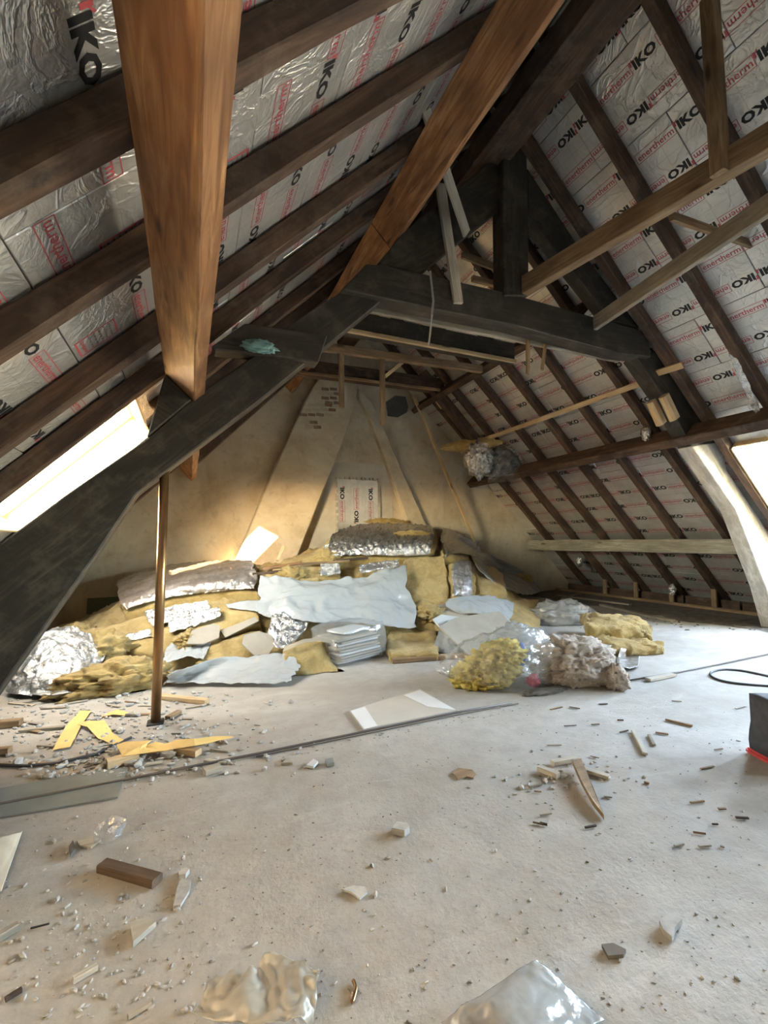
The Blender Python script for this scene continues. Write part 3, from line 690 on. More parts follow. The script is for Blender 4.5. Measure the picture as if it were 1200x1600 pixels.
def batt(name, label, rows, th=.16, foil=None, seed=1, wool='glass_wool', amp=.025, cover=(0, 1, 0, 1), freq=5, crinkle=.022):
    rows = [[ctl(p) if not isinstance(p, V) else p for p in r] for r in rows]
    bm, nm = slab_bm(rows, th, seed=seed, amp=amp, freq=freq)
    c = sum((p for r in rows for p in r), V()) / sum(len(r) for r in rows)
    t = thing(name, label, 'insulation', (c.x, c.y, max(0, c.z - th)))
    obj('wool', bm, wool, t, None, True)
    if foil:
        u0, u1, v0, v1 = cover
        rr = [[bez(rows, u0 + (u1 - u0) * i / 4, v0 + (v1 - v0) * j / 3) + nm * .02 for i in range(5)] for j in range(4)]
        obj('foil_facing', sheet_bm(rr, 84, 44, crinkle * 1.3, 6.5, .002, seed, .04, .6), foil, t, None, True)
    return t
def lump_bm(c, s, amp=.15, freq=2.2, seed=0, sub=4, flat=True, rid=False, rot=0.0, hair=0.0, skew=0.0):
    bm = bmesh.new(); bmesh.ops.create_icosphere(bm, subdivisions=sub, radius=1); c = V(c)
    for v in bm.verts:
        d = v.co.normalized(); q = d * freq + V((seed * 5.1, seed, 2))
        h = 1 + amp * (fbm(q) + (.6 * ridged(q * 1.6) - .3 if rid else .5 * fbm(q * 3.1)))
        if hair: h += hair * (ridged(V((d.x * 5, d.y * 5, d.z * 16)) + V((seed, 0, 0)), 4) + .6 * noise.noise(d * 30))
        x, y, z = d.x * s[0] * h, d.y * s[1] * h, d.z * s[2] * h * (1 + skew * d.x)
        p = c + V((x * cos(rot) - y * sin(rot), x * sin(rot) + y * cos(rot), z))
        if flat: p.z = max(p.z, .004)
        v.co = p
    return bm
def tuft(label, c, s, seed, mat='glass_wool', amp=.35, name='wool_tuft', rot=0, sub=5, freq=2.4, flat=True, hair=.035):
    return tag(obj(name, lump_bm(c, s, amp, freq, seed, sub, flat, True, rot, hair), mat, smooth=True), label, 'insulation')

# left part of the heap
batt('insulation_batt', 'foil-faced yellow batt on top at left, near the sunlit patch', [[(186, 912), (240, 892), (320, 882), (398, 880)], [(186, 935), (250, 914), (330, 902), (402, 900)], [(196, 958), (262, 938), (336, 926), (402, 926)]], .20, 'foil_dusty', 2)
batt('insulation_batt', 'long yellow batt curving down at left under the foil-faced one', [[(150, 985), (230, 960), (310, 945), (400, 938)], [(165, 1010), (245, 985), (320, 962), (402, 958)], [(250, 1022), (290, 1004), (340, 985), (405, 972)]], .13, 'foil_crinkle', 3, cover=(.32, .72, .02, .5))
batt('insulation_batt', 'flattened yellow batt behind the crumpled foil bag at far left', [[(60, 990), (110, 978), (160, 985)], [(70, 1012), (120, 1000), (165, 1008)], [(90, 1030), (130, 1022), (170, 1028)]], .12, None, 4)
sheet('foil_bag', 'shiny crumpled silver foil bag on the floor at the foot of the left truss leg', 'foil', 'foil_crinkle', [[(66, 992, 5.75), (92, 985, 5.85), (122, 992, 5.85), (150, 1008, 5.8)], [(38, 1030, 5.6), (78, 1012, 5.55), (120, 1022, 5.55), (160, 1030, 5.7)], [(22, 1064, 5.45), (70, 1050, 5.35), (112, 1050, 5.35), (152, 1044, 5.55)], [(18, 1084, 'f'), (62, 1092, 'f'), (104, 1093, 'f'), (136, 1070, 'f')]], .045, 4, 60, 44, 5, .04, fine=.5)
tuft('pale yellow wool tuft on the floor between the foil bag and the pole', on_z(180, 1072, .07) + V((0, .16, 0)), (.42, .22, .17), 3, rot=.2)
tuft('yellow wool wad leaning above the crumpled foil bag', on_y(150, 1018, 5.95), (.30, .25, .2), 8)
o = beam_bm(.62, .5, .03, 4, .003, .004); g = on_y(158, 992, 8.9)
tag(obj('board', o, 'board_green', None, fr((g.x, 9.02, g.z - .02), (0, .22, 1), (1, 0, 0))), 'dull olive board standing against the far wall at left', 'board')
# middle
batt('insulation_batt', 'upper silver batt with yellow edges crowning the heap below the hatch', [[(514, 842), (560, 826), (620, 824), (680, 828)], [(512, 862), (560, 846), (620, 846), (684, 848)], [(520, 876), (560, 872), (610, 872), (672, 868)]], .20, 'foil_crinkle', 6, cover=(0, .95, 0, 1), crinkle=.04)
tuft('yellow wool peak at the very top of the heap in front of the hatch', on_heap(612, 822, .02) + V((0, .35, .02)), (.55, .3, .14), 12, amp=.3)
tuft('strip of yellow wool lying on the silver crowning batt', on_heap(645, 836, .10), (.32, .08, .07), 13, amp=.3)
batt('insulation_batt', 'broad yellow batt hanging down right of the large white sheet', [[(634, 872), (665, 866), (694, 868)], [(634, 905), (668, 898), (700, 900)], [(640, 940), (672, 940), (704, 944)]], .12, None, 7, amp=.035)
batt('insulation_batt', 'small silver-faced roll standing right of the broad yellow batt', [[(706, 880), (724, 877), (742, 882)], [(704, 905), (724, 903), (744, 905)], [(708, 934), (726, 936), (744, 930)]], .14, 'foil_crinkle', 8, cover=(0, .72, .06, 1))
batt('insulation_batt', 'dark shiny foil batt at the back of the heap on the right', [[(688, 838), (716, 832), (746, 846)], [(690, 855), (720, 850), (750, 862)], [(694, 872), (722, 870), (752, 876)]], .15, 'foil_crinkle', 9)
batt('insulation_batt', 'yellow batt slipping down between the silver roll and the grey film', [[(744, 885), (766, 882), (786, 895)], [(748, 905), (770, 905), (790, 915)], [(752, 928), (776, 932), (794, 934)]], .12, None, 10)
sheet('plastic_film', 'grey dusty film spread over the right shoulder of the heap', 'plastic sheet', 'film_grey', [[(736, 862, 'h', .1), (770, 868, 'h', .1), (806, 884, 'h', .1), (828, 900, 'h', .1)], [(740, 884, 'h', .1), (776, 892, 'h', .1), (812, 902, 'h', .08), (842, 918, 'h', .06)], [(770, 914, 'h', .1), (796, 924, 'h', .09), (824, 932, 'h', .05), (846, 924, 'h', .03)]], .03, 3, seed=4)
sheet('plastic_sheet', 'large crumpled white sheet across the middle of the heap', 'plastic sheet', 'film_white', [[(406, 904, 'h', .16), (470, 908, 'h', .2), (540, 908, 'h', .22), (600, 896, 'h', .24), (634, 884, 'h', .2)], [(402, 938, 'h', .16), (470, 930, 'h', .22), (540, 928, 'h', .25), (596, 922, 'h', .24), (634, 920, 'h', .2)], [(404, 958, 'h', .12), (470, 956, 'h', .2), (540, 955, 'h', .24), (600, 952, 'h', .22), (648, 950, 'h', .16)], [(440, 972, 'h', .1), (500, 978, 'h', .18), (550, 976, 'h', .2), (604, 984, 'h', .18), (652, 986, 'h', .14)]], .075, 1.35, 80, 50, 2, .05, fine=.10)
sheet('plastic_sheet', 'white sheet strip lying left of the large one on the long yellow batt', 'plastic sheet', 'film_white', [[(352, 946, 'h', .12), (404, 940, 'h', .1), (450, 955, 'h', .1)], [(356, 952, 'h', .12), (404, 958, 'h', .1), (452, 970, 'h', .1)]], .02, 4, 30, 10, 3)
batt('insulation_batt', 'short yellow batt among brown sticks left of the silver crown', [[(474, 876), (500, 872), (526, 876)], [(470, 890), (500, 888), (530, 890)], [(476, 902), (500, 904), (530, 902)]], .12, 'foil_crinkle', 14, cover=(.5, 1, .4, 1))
batt('insulation_batt', 'ragged yellow batt along the back edge of the large white sheet', [[(418, 888), (460, 884), (500, 890)], [(416, 898), (460, 896), (498, 900)], [(420, 910), (460, 908), (496, 910)]], .12, None, 15)
for k, (x, y, dx, ry, m) in enumerate(((440, 885, 60, .1, 'wood_orange'), (500, 878, 90, -.05, 'wood_tan'), (430, 893, 70, .0, 'wood_rafter'), (548, 872, 56, -.1, 'wood_rafter'), (437, 872, 8, .5, 'wood_new'), (590, 884, 54, -.03, 'wood_pale'))):
    a = on_heap(x - dx / 2, y + 4, .16); b = on_heap(x + dx / 2, y - 3, .16); b.y = a.y + .1
    stick('timber_scrap', ('orange split lath on the back of the heap near the sunlit flue', 'tan batten scrap in front of the hatch left of the silver crown', 'dark lath scrap at the back edge of the white sheet', 'dark stick just below the silver crowning batt', 'short pale peg upright at the back of the heap', 'pale strip lying above the large white sheet')[k], 'timber', a, b + V((0, 0, ry * .3)), .05, .035, m, group='sticks on the back of the heap')
batt('insulation_batt', 'folded yellow batt with torn end at the front right of the white sheet', [[(640, 940), (664, 938), (688, 950)], [(650, 962), (672, 960), (694, 970)], [(650, 985), (676, 985), (694, 990)]], .16, None, 16, amp=.04)
batt('insulation_batt', 'yellow batt rolled in two beneath the white sheet edge', [[(608, 985), (645, 978), (680, 986)], [(606, 1005), (645, 998), (684, 1002)], [(612, 1022), (648, 1020), (684, 1020)]], .15, None, 17, amp=.04)
sheet('foil_scrap', 'crinkled silver foil scrap left of the wrapped tile pack', 'foil', 'foil_crinkle', [[(424, 966, 'h', .12), (450, 962, 'h', .14), (482, 974, 'h', .14)], [(420, 990, 'h', .12), (448, 990, 'h', .13), (474, 990, 'h', .12)], [(416, 1012, 'h', .08), (436, 1020, 'h', .08), (452, 1012, 'h', .08)]], .05, 5, 40, 30, 6, .06, fine=.5)
batt('insulation_batt', 'yellow chunk wrapped in brown paper at the front centre', [[(448, 1008, 5.05), (478, 1000, 5.1), (512, 1003, 5.1)], [(446, 1028, 4.92), (482, 1024, 4.92), (524, 1032, 4.92)], [(446, 1050, 4.82), (486, 1056, 4.78), (538, 1056, 4.74)]], .16, None, 18, amp=.035)
sheet('paper_wrap', 'torn pale paper over the top of the front yellow chunk', 'paper', 'film_dusty', [[(444, 1012, 5.0), (478, 1000, 5.02), (512, 998, 5.05), (528, 1016, 5.0)], [(442, 1020, 4.95), (478, 1006, 4.96), (514, 1006, 4.98), (534, 1028, 4.9)]], .012, 6, 30, 8, 7)
batt('insulation_batt', 'yellow batt piece under the grey board scraps left of centre', [[(330, 1008, 5.6), (372, 990, 5.75), (410, 980, 5.85)], [(318, 1022, 5.45), (366, 1012, 5.5), (408, 1002, 5.6)], [(304, 1040, 5.3), (362, 1034, 5.3), (404, 1030, 5.4)]], .13, None, 19, amp=.035)
def panel(name, label, cat, mat, px, th, seed=0, edge=None, par=None):
    P = [ctl(p) if not isinstance(p, V) else p for p in px]; n = (P[1] - P[0]).cross(P[2] - P[0]).normalized()
    if n.dot(EYE - P[0]) < 0: n = -n
    bm = bmesh.new(); a = [bm.verts.new(p) for p in P]; b = [bm.verts.new(p - n * th) for p in P]; bm.faces.new(a); bm.faces.new(b[::-1])
    for i in range(len(P)): j = (i + 1) % len(P); bm.faces.new((a[j], a[i], b[i], b[j]))
    bmesh.ops.recalc_face_normals(bm, faces=bm.faces)
    mn = min(v.co.z for v in bm.verts)
    if mn < .003:
        for v in bm.verts: v.co.z += .004 - mn
    o = obj(name, bm, mat, par)
    return tag(o, label, cat) if label else o
panel('plasterboard_scrap', 'grey broken board lying high on the yellow batt at left', 'plasterboard', 'plasterboard', [(292, 1006, 5.55), (300, 985, 5.75), (334, 974, 5.8), (344, 978, 5.78), (342, 996, 5.6), (318, 1006, 5.55)], .015)
panel('plasterboard_scrap', 'rounded grey board scrap leaning near the silver foil scrap', 'plasterboard', 'plasterboard', [(378, 1006, 5.35), (382, 992, 5.45), (404, 986, 5.5), (424, 992, 5.48), (430, 1006, 5.35), (420, 1022, 5.22), (398, 1024, 5.22)], .015)
panel('plasterboard_scrap', 'narrow grey board sliver among the white sheets left of centre', 'plasterboard', 'plasterboard', [(344, 985, 'h', .14), (398, 964, 'h', .15), (404, 970, 'h', .15), (352, 996, 'h', .13)], .012)
sheet('plastic_sheet', 'flat white sheet spread on the floor before the heap, right of the pole', 'plastic sheet', 'film_white', [[(262, 1048, 'f', .2), (330, 1030, 'f', .2), (400, 1028, 'f', .16), (452, 1022, 'f', .18)], [(258, 1062, 'f', .05), (330, 1050, 'f', .08), (400, 1048, 'f', .08), (470, 1046, 'f', .08)], [(262, 1072, 'f'), (330, 1072, 'f'), (400, 1073, 'f'), (448, 1072, 'f')]], .03, 3.2, 50, 30, 8, .06)
sheet('plastic_sheet', 'bluish white sheet bunched left of the yellow batt piece, behind the pole', 'plastic sheet', 'film_white', [[(262, 1010, 'h', .05), (296, 1006, 'h', .05), (330, 1010, 'h', .05)], [(255, 1040, 'f', .1), (300, 1030, 'f', .15), (318, 1034, 'f', .15)]], .03, 4, 30, 20, 9)
for k, (rows, lab) in enumerate((([[(262, 974, 'h', .16), (300, 962, 'h', .16), (344, 950, 'h', .16)], [(266, 992, 'h', .13), (304, 980, 'h', .13), (346, 966, 'h', .13)]], 'silver foil strip peeling off the long yellow batt behind the pole'),
        ([[(176, 1000, 'h', .1), (200, 992, 'h', .1), (236, 986, 'h', .1)], [(180, 1010, 'h', .08), (206, 1004, 'h', .08), (238, 998, 'h', .08)]], 'small silver foil strip left of the pole on the yellow wool'),
        ([[(560, 886, 'h', .2), (590, 880, 'h', .2), (622, 878, 'h', .2)], [(562, 898, 'h', .2), (592, 893, 'h', .2), (624, 888, 'h', .2)]], 'brownish silver foil scrap just above the large white sheet'),
        ([[(690, 826, 'h', .14), (716, 834, 'h', .14), (742, 846, 'h', .14)], [(688, 850, 'h', .14), (718, 856, 'h', .14), (748, 866, 'h', .12)]], 'crumpled silver foil at the right end of the heap top'))):
    sheet('foil_scrap', lab, 'foil', 'foil_crinkle', rows, .03, 7, 40, 16, 30 + k, .08, fine=.5)
for k, (x, y, s_, lab) in enumerate(((508, 876, .16, 'ragged yellow wool wad left of the silver crown batt'), (455, 900, .15, 'yellow wool wad peeping over the white sheet at its left end'), (670, 962, .16, 'yellow wool wad below the broad yellow batt'), (118, 992, .14, 'yellow wool wad behind the crumpled foil bag'), (300, 1000, .14, 'yellow wool wad left of the high board scrap'), (816, 905, .16, 'yellow wool wad under the grey film'))):
    tuft(lab, on_heap(x, y, .05), (s_ * 1.5, s_, s_ * .8), 100 + k, rot=.3 * k)
# wrapped pack of tiles
tp = on_z(556, 1036, 0); tk = thing('tile_pack', 'stack of grey tiles wrapped in clear grey plastic at the front of the heap', 'tiles', (tp.x, tp.y + .2, 0))
q = random.Random(9); ang = .38
for k in range(9):
    bm = bmesh.new(); add_box(bm, (0, 0, 0), (.62, .40, .024)); bmesh.ops.bevel(bm, geom=list(bm.edges), offset=.004, segments=1, affect='EDGES')
    obj('tile', bm, 'plasterboard' if k % 3 else 'board_white', tk, Matrix.Translation((tp.x + q.uniform(-.03, .03), tp.y + .25 + q.uniform(-.03, .03), .03 + k * .031)) @ Matrix.Rotation(ang + q.uniform(-.05, .05), 4, 'Z'))
bm = bmesh.new(); add_box(bm, (0, 0, 0), (.46, .28, .024)); obj('tile', bm, 'board_white', tk, Matrix.Translation((tp.x + .02, tp.y + .3, .33)) @ Matrix.Rotation(ang + .1, 4, 'Z'))
sh = bmesh.new(); add_box(sh, (0, 0, 0), (.72, .50, .40)); bmesh.ops.subdivide_edges(sh, edges=list(sh.edges), cuts=9, use_grid_fill=True)
for v in sh.verts:
    p = v.co; k = (abs(p.x) / .36) ** 6 + (abs(p.y) / .25) ** 6 + (abs(p.z) / .2) ** 6; p *= 1 / max(1, k) ** .10; p += p.normalized() * .035 * ridged(p * 6 + V((2, 0, 0)))
    v.co = Matrix.Translation((tp.x, tp.y + .25, .2)) @ Matrix.Rotation(ang, 4, 'Z') @ p; v.co.z = max(v.co.z, .006)
obj('plastic_wrap', sh, 'film_clear', tk, None, True)
# right part
panel('plasterboard_sheet', 'large tan plasterboard sheet leaning on the heap right of centre', 'plasterboard', 'plasterboard', [(686, 980, 5.10), (712, 966, 5.35), (780, 956, 5.6), (814, 990, 5.05), (734, 1026, 4.62)], .022)
panel('plasterboard_sheet', 'second sheet under the large leaning one, with a white edge showing', 'plasterboard', 'board_white', [(677, 978, 5.42), (690, 970, 5.60), (790, 985, 5.60), (722, 1029, 4.86)], .02)
panel('plasterboard_sheet', 'grey sheet lying flat under the folded yellow batt', 'plasterboard', 'plasterboard', [(664, 950, 'h', .1), (704, 940, 'h', .12), (740, 958, 'h', .1), (690, 978, 'h', .06)], .015)
sheet('plastic_sheet', 'white sheet arching over the leaning plasterboard at right', 'plastic sheet', 'film_white', [[(700, 938, 'h', .12), (730, 932, 'h', .14), (770, 936, 'h', .14), (800, 944, 'h', .1)], [(696, 950, 'h', .1), (732, 945, 'h', .14), (770, 950, 'h', .14), (798, 962, 'h', .08)], [(720, 958, 'h', .08), (745, 962, 'h', .1), (775, 968, 'h', .1), (794, 980, 'h', .05)]], .04, 3, 44, 24, 10)
sheet('plastic_sheet', 'white sheet tucked under the left edge of the leaning plasterboard', 'plastic sheet', 'film_white', [[(686, 985, 5.15), (704, 1000, 5.0), (716, 1016, 4.85)], [(676, 1014, 5.0), (694, 1022, 4.9), (712, 1026, 4.78)]], .02, 5, 24, 16, 11)
batt('insulation_batt', 'yellow batt end beside the milky bag right of the plasterboard', [[(796, 942), (820, 936), (842, 936)], [(796, 960), (822, 955), (844, 955)], [(804, 985), (824, 982), (846, 980)]], .2, None, 20)
bc = on_heap(884, 962, .12)
tag(obj('plastic_bag', lump_bm(bc + V((0, .1, -.03)), (.50, .34, .25), .22, 2.6, 4, 5, True, True, -.2), 'film_milky', smooth=True), 'milky bag slumped behind the brown mineral wool', 'bag')
batt('insulation_batt', 'upper of two yellow slabs on the floor at the right end of the heap', [[(912, 956, 'f', .30), (960, 960, 'f', .28), (1008, 967, 'f', .24)], [(916, 968, 'f', .29), (965, 972, 'f', .27), (1014, 978, 'f', .23)], [(922, 982, 'f', .24), (970, 986, 'f', .22), (1018, 992, 'f', .18)]], .18, None, 21, amp=.06, freq=9)
batt('insulation_batt', 'lower yellow slab on the floor at the right end of the heap', [[(930, 992, 'f', .16), (985, 992, 'f', .15), (1030, 1002, 'f', .12)], [(932, 1006, 'f', .13), (985, 1004, 'f', .13), (1034, 1008, 'f', .1)], [(940, 1017, 'f', .07), (990, 1016, 'f', .07), (1036, 1016, 'f', .05)]], .12, None, 22, amp=.05, freq=9)
panel('flashing', 'black and silver flashing strip on the yellow slabs', 'metal strip', 'iron', [(936, 990, 4.6), (950, 986, 4.62), (984, 992, 4.6), (978, 997, 4.55), (946, 998, 4.5)], .006)
stick('timber_scrap', 'white-edged strip lying over the brown mineral wool', 'timber', on_y(914, 999, 4.2), on_y(946, 1005, 4.15), .03, .02, 'board_white')
mc = on_z(926, 1078, 0) + V((.05, .26, .0))
tag(obj('mineral_wool', lump_bm((mc.x, mc.y, .17), (.35, .25, .22), .20, 2.6, 21, 6, True, True, -.25, .085), 'mineral_wool', smooth=True), 'brown-grey mineral wool clump right of the clear bag', 'insulation')
tag(obj('mineral_wool', lump_bm(on_z(972, 1064, .09) + V((0, .06, 0)), (.08, .09, .11), .3, 2.4, 25, 5, True, True, .4, .06), 'mineral_wool', smooth=True), 'curled flap of brown wool at the right end of the big clump', 'insulation')
sheet('foil_scrap', 'silver plastic scrap poking out right of the brown wool', 'foil', 'foil_crinkle', [[(966, 1012, 3.9), (984, 1016, 3.9), (998, 1030, 3.85)], [(962, 1036, 3.85), (980, 1038, 3.8), (1000, 1040, 3.8)], [(966, 1050, 'f', .02), (984, 1050, 'f', .02), (998, 1046, 'f', .02)]], .03, 6, 24, 20, 12)
# the clear bag with its contents
cc = on_z(800, 1083, 0) + V((.06, .26, 0)); ya = -.30
tag(obj('plastic_bag', lump_bm((cc.x + .02, cc.y, .19), (.55, .30, .30), .13, 2.2, 31, 5, True, True, ya, .02, .40), 'film_clear', smooth=True), 'clear bag of yellow wool scraps on the floor line', 'bag')
for k, (dx, dz, sx, sz, lab) in enumerate(((-.27, .10, .17, .10, 'yellow wool wad at the left end inside the clear bag'), (-.07, .17, .21, .15, 'yellow wool wad in the middle of the clear bag'), (.04, .30, .16, .10, 'yellow wool wad uppermost inside the clear bag'), (-.14, .05, .20, .05, 'flat yellow wool wad at the bottom of the clear bag'))):
    tuft(lab, (cc.x + dx * cos(ya), cc.y + dx * sin(ya) - .02, dz), (sx, .18, sz), 40 + k, 'wool_bright', amp=.4, rot=ya, freq=3.2, hair=.02)
tag(obj('cloth_scrap', lump_bm((cc.x + .20, cc.y - .24, .07), (.07, .05, .055), .3, 2.5, 51, 4), 'cloth_red', smooth=True), 'pink-red rag at the bottom of the clear bag', 'rag')
tag(obj('cloth_scrap', lump_bm((cc.x + .20, cc.y - .10, .28), (.03, .03, .11), .3, 2.5, 52, 4), 'cloth_blue', smooth=True), 'blue scrap standing inside the clear bag', 'rag')
tag(obj('plastic_bag', lump_bm((cc.x + .42, cc.y + .28, .28), (.26, .20, .19), .25, 2.4, 33, 5, True, True, -.2), 'film_milky', smooth=True), 'pinkish empty bag bunched behind the clear one', 'bag')
tuft('wool wad among dark dust beneath the clear bag, brown', on_z(868, 1086, .01) + V((0, .12, 0)), (.22, .07, .02), 61, 'rubble_dark', .2, 'dust_wad')
stick('timber_offcut', 'flat pale batten on the floor in front of the folded yellow batt', 'timber', on_z(612, 1032, .03), on_z(726, 1024, .03), .09, .05, 'wood_tan')
# roll stuffed above the middle purlin
rp = on_r(752, 706, 8.85); wr_ = thing('insulation_roll', 'glass wool roll in clear shiny plastic tucked above the middle right purlin', 'insulation', rp)
a, b = on_r(728, 700, 8.85), on_r(800, 716, 8.85); u = (b - a).normalized()
sl = V((.74, -.1, -.66))
obj('wool', lump_bm(rp + V((-.22, .05, .14)), (.55, .13, .11), .2, 2.2, 71, 5, False, True, -.75, .05), 'glass_wool', wr_, None, True)
obj('foil_facing', lump_bm(rp + V((-.10, -.05, -.16)), (.26, .3, .34), .25, 2.6, 72, 5, False, True, -.75, .06), 'foil_crinkle', wr_, None, True)
obj('plastic_wrap', lump_bm(rp + V((.42, -.12, -.22)), (.42, .3, .36), .25, 2.6, 73, 5, False, True, -.75, .05), 'film_clear', wr_, None, True)
obj('wrapped_wool', lump_bm(rp + V((.42, -.10, -.22)), (.34, .22, .28), .25, 2.6, 74, 5, False, True, -.75, .03), 'dark_cloth', wr_, None, True)
sheet('foil_scrap', 'loose foil flap hanging on a rafter above the right skylight', 'foil', 'foil_crinkle', [[on_r(1140, 548, 9.1), on_r(1156, 560, 9.1)], [on_r(1160, 600, 9.1), on_r(1178, 612, 9.1)], [on_r(1184, 650, 9.1), on_r(1198, 660, 9.1)]], .03, 6, 14, 30, 14)
for k, (x, y, d, lab) in enumerate(((1009, 677, 9.06, 'small shiny foil scrap caught on a right rafter above the purlin'), (1050, 922, 9.0, 'small shiny foil scrap low on a right rafter near the eaves'), (905, 878, 9.0, 'silver foil strip hanging below the lowest grey purlin'))):
    p = on_r(x, y, d); tag(obj('foil_scrap', lump_bm(p, (.05, .06, .10), .4, 3, 90 + k, 4, False, True), 'foil_crinkle', smooth=True), lab, 'foil')
tc = on_y(405, 541, Y1 - .12)
tag(obj('rag', lump_bm(tc, (.14, .03, .055), .35, 2.6, 81, 4, False), 'cloth_teal', smooth=True), 'blue-grey rag lying on the tie block of the left truss leg', 'rag')

# ================================================================== ON THE FLOOR
pth = [on_z(x, y, .014) for x, y in ((-60, 1268), (0, 1256), (200, 1217), (400, 1178), (560, 1145), (720, 1112), (800, 1098))]
tag(obj('steel_rod', tube_bm(pth, .009, 8), 'rod_steel', smooth=True), 'long dark rod lying across the floor left of the clear bag', 'rod')
pth = [on_z(x, y, .014) for x, y in ((984, 1063), (1060, 1050), (1130, 1036), (1260, 1010))]
tag(obj('steel_rod', tube_bm(pth, .008, 8), 'rod_steel', smooth=True), 'dark rod on the floor running right from the brown wool', 'rod')
pth = [on_z(x, y, .008) for x, y in ((400, 1182), (560, 1149), (700, 1120), (810, 1099))]
tag(obj('wire', tube_bm(pth, .004, 6), 'rod_steel'), 'thin wire lying along the near side of the long rod', 'wire')
pth = [on_z(x, y, .012) for x, y in ((-20, 1196), (0, 1195), (40, 1197), (90, 1192), (150, 1178), (205, 1152))]
tag(obj('cable', tube_bm(pth, .010, 8), 'cable', smooth=True), 'dark cable curving over the floor at left below the yellow paper', 'cable')
def smooth_path(P, n=8):
    P = [V(p) for p in P]; out = []
    for k in range(len(P) - 1):
        p0, p1, p2, p3 = P[max(k - 1, 0)], P[k], P[k + 1], P[min(k + 2, len(P) - 1)]
        for i in range(n):
            f = i / n; out.append(.5 * ((2 * p1) + (p2 - p0) * f + (2 * p0 - 5 * p1 + 4 * p2 - p3) * f * f + (3 * p1 - p0 - 3 * p2 + p3) * f ** 3))
    return out + [P[-1]]
pth = smooth_path([on_z(x, y, .01) for x, y in ((1240, 1064), (1200, 1056), (1160, 1048), (1130, 1046), (1112, 1050), (1112, 1057), (1130, 1064), (1165, 1069), (1240, 1074))])
tag(obj('cable', tube_bm(pth, .010, 8), 'cable', smooth=True), 'thin cable looped on the bluish floor at the right edge', 'cable')
panel('plasterboard_offcut', 'pale board lying flat on the floor beside the long rod', 'plasterboard', 'board_pale', [(546, 1111, 'f', .012), (656, 1077, 'f', .012), (714, 1110, 'f', .012), (568, 1140, 'f', .012)], .012)
root = bpy.data.objects[[o.name for o in COL.objects if o.name.startswith('plasterboard_offcut')][-1]]
panel('white_corner', None, None, 'board_bright', [(631, 1086, 'f', .0185), (656, 1078, 'f', .0185), (712, 1109, 'f', .0185), (668, 1104, 'f', .0185)], .002, par=root)
panel('white_corner', None, None, 'board_bright', [(548, 1111, 'f', .0185), (570, 1104, 'f', .0185), (590, 1134, 'f', .0185), (569, 1139, 'f', .0185)], .002, par=root)
panel('fibre_board', 'greenish grey board flat on the floor at the left edge under the rod', 'board', 'board_slate', [(-40, 1240, 'f', .008), (120, 1210, 'f', .008), (200, 1200, 'f', .008), (184, 1246, 'f', .008), (-40, 1284, 'f', .008)], .008)
# yellow paper strips
def strip(label, px, w):
    pts = [on_z(*p) for p in px]; bm = bmesh.new(); L = []
    for i, p in enumerate(pts):
        t = (pts[min(i + 1, len(pts) - 1)] - pts[max(i - 1, 0)]).normalized(); s = t.cross(V((0, 0, 1))).normalized() * w[i] / 2
        L.append((bm.verts.new(p + s), bm.verts.new(p - s + V((0, 0, .012 * (i % 2))))))
    for a, b in zip(L, L[1:]): bm.faces.new((a[0], a[1], b[1], b[0]))
    bmesh.ops.subdivide_edges(bm, edges=list(bm.edges), cuts=2, use_grid_fill=True)
    for v in bm.verts: v.co.z += .006 * noise.noise(v.co * 9)
    thicken(bm, .002)
    tag(obj('paper_strip', bm, 'paper_yellow'), label, 'paper', 'yellow paper strips on the floor')
strip('yellow paper strip nearest the left edge, running towards the heap', [(96, 1170, .012), (108, 1148, .015), (118, 1130, .02), (134, 1112, .012)], [.10, .10, .10, .08])
strip('yellow paper strip bending right from the middle of the strips', [(124, 1130, .02), (150, 1132, .03), (165, 1150, .015), (186, 1162, .012)], [.05, .12, .10, .06])
strip('short yellow paper strip behind the others, nearest the pole', [(160, 1118, .012), (180, 1114, .02), (198, 1116, .012)], [.06, .08, .05])
strip('orange-tinted wide yellow strip in front of the pole', [(188, 1162, .03), (215, 1170, .06), (235, 1170, .04), (250, 1162, .02)], [.05, .22, .18, .06])
strip('pointed yellow strip reaching farthest right on the floor', [(232, 1174, .02), (270, 1166, .04), (304, 1160, .07), (335, 1156, .03), (364, 1152, .01)], [.08, .12, .12, .07, .02])
# offcuts
def off(label, a, b, w, h, mat='wood_new', name='timber_offcut', z=None):
    A, B = on_z(*a, h / 2 + .004 if z is None else z), on_z(*b, h / 2 + .004 if z is None else z)
    return tag(beam(name, A, B, w, h, mat, None, (B - A).cross(V((0, 0, 1))), .004, 3), label, 'timber')
off('batten offcut in front of the yellow strips, nearest the fibre board', (167, 1194), (216, 1180), .06, .05)
off('small batten offcut under the pointed yellow strip', (276, 1170), (310, 1176), .06, .04)
off('pale batten lying behind the foot of the pole', (252, 1088), (324, 1096), .06, .04)
off('batten offcut cut by the left edge, level with the strips', (-30, 1134), (33, 1128), .07, .05, 'wood_tan')
off('little block on the floor just below the rod', (319, 1206), (344, 1198), .07, .03, 'wood_pale')
off('second batten offcut at the left edge, lower', (-25, 1176), (16, 1172), .06, .04, 'wood_tan')
off('stubby offcut right of the pole foot', (262, 1122), (280, 1112), .05, .03, 'wood_tan')
off('grey lath piece left of the yellow strips', (30, 1142), (100, 1136), .03, .02, 'wood_grey')
off('brown wedge-ended wood chunk in the left foreground', (160, 1352), (246, 1376), .055, .035, 'wood_brown', 'timber_chunk')
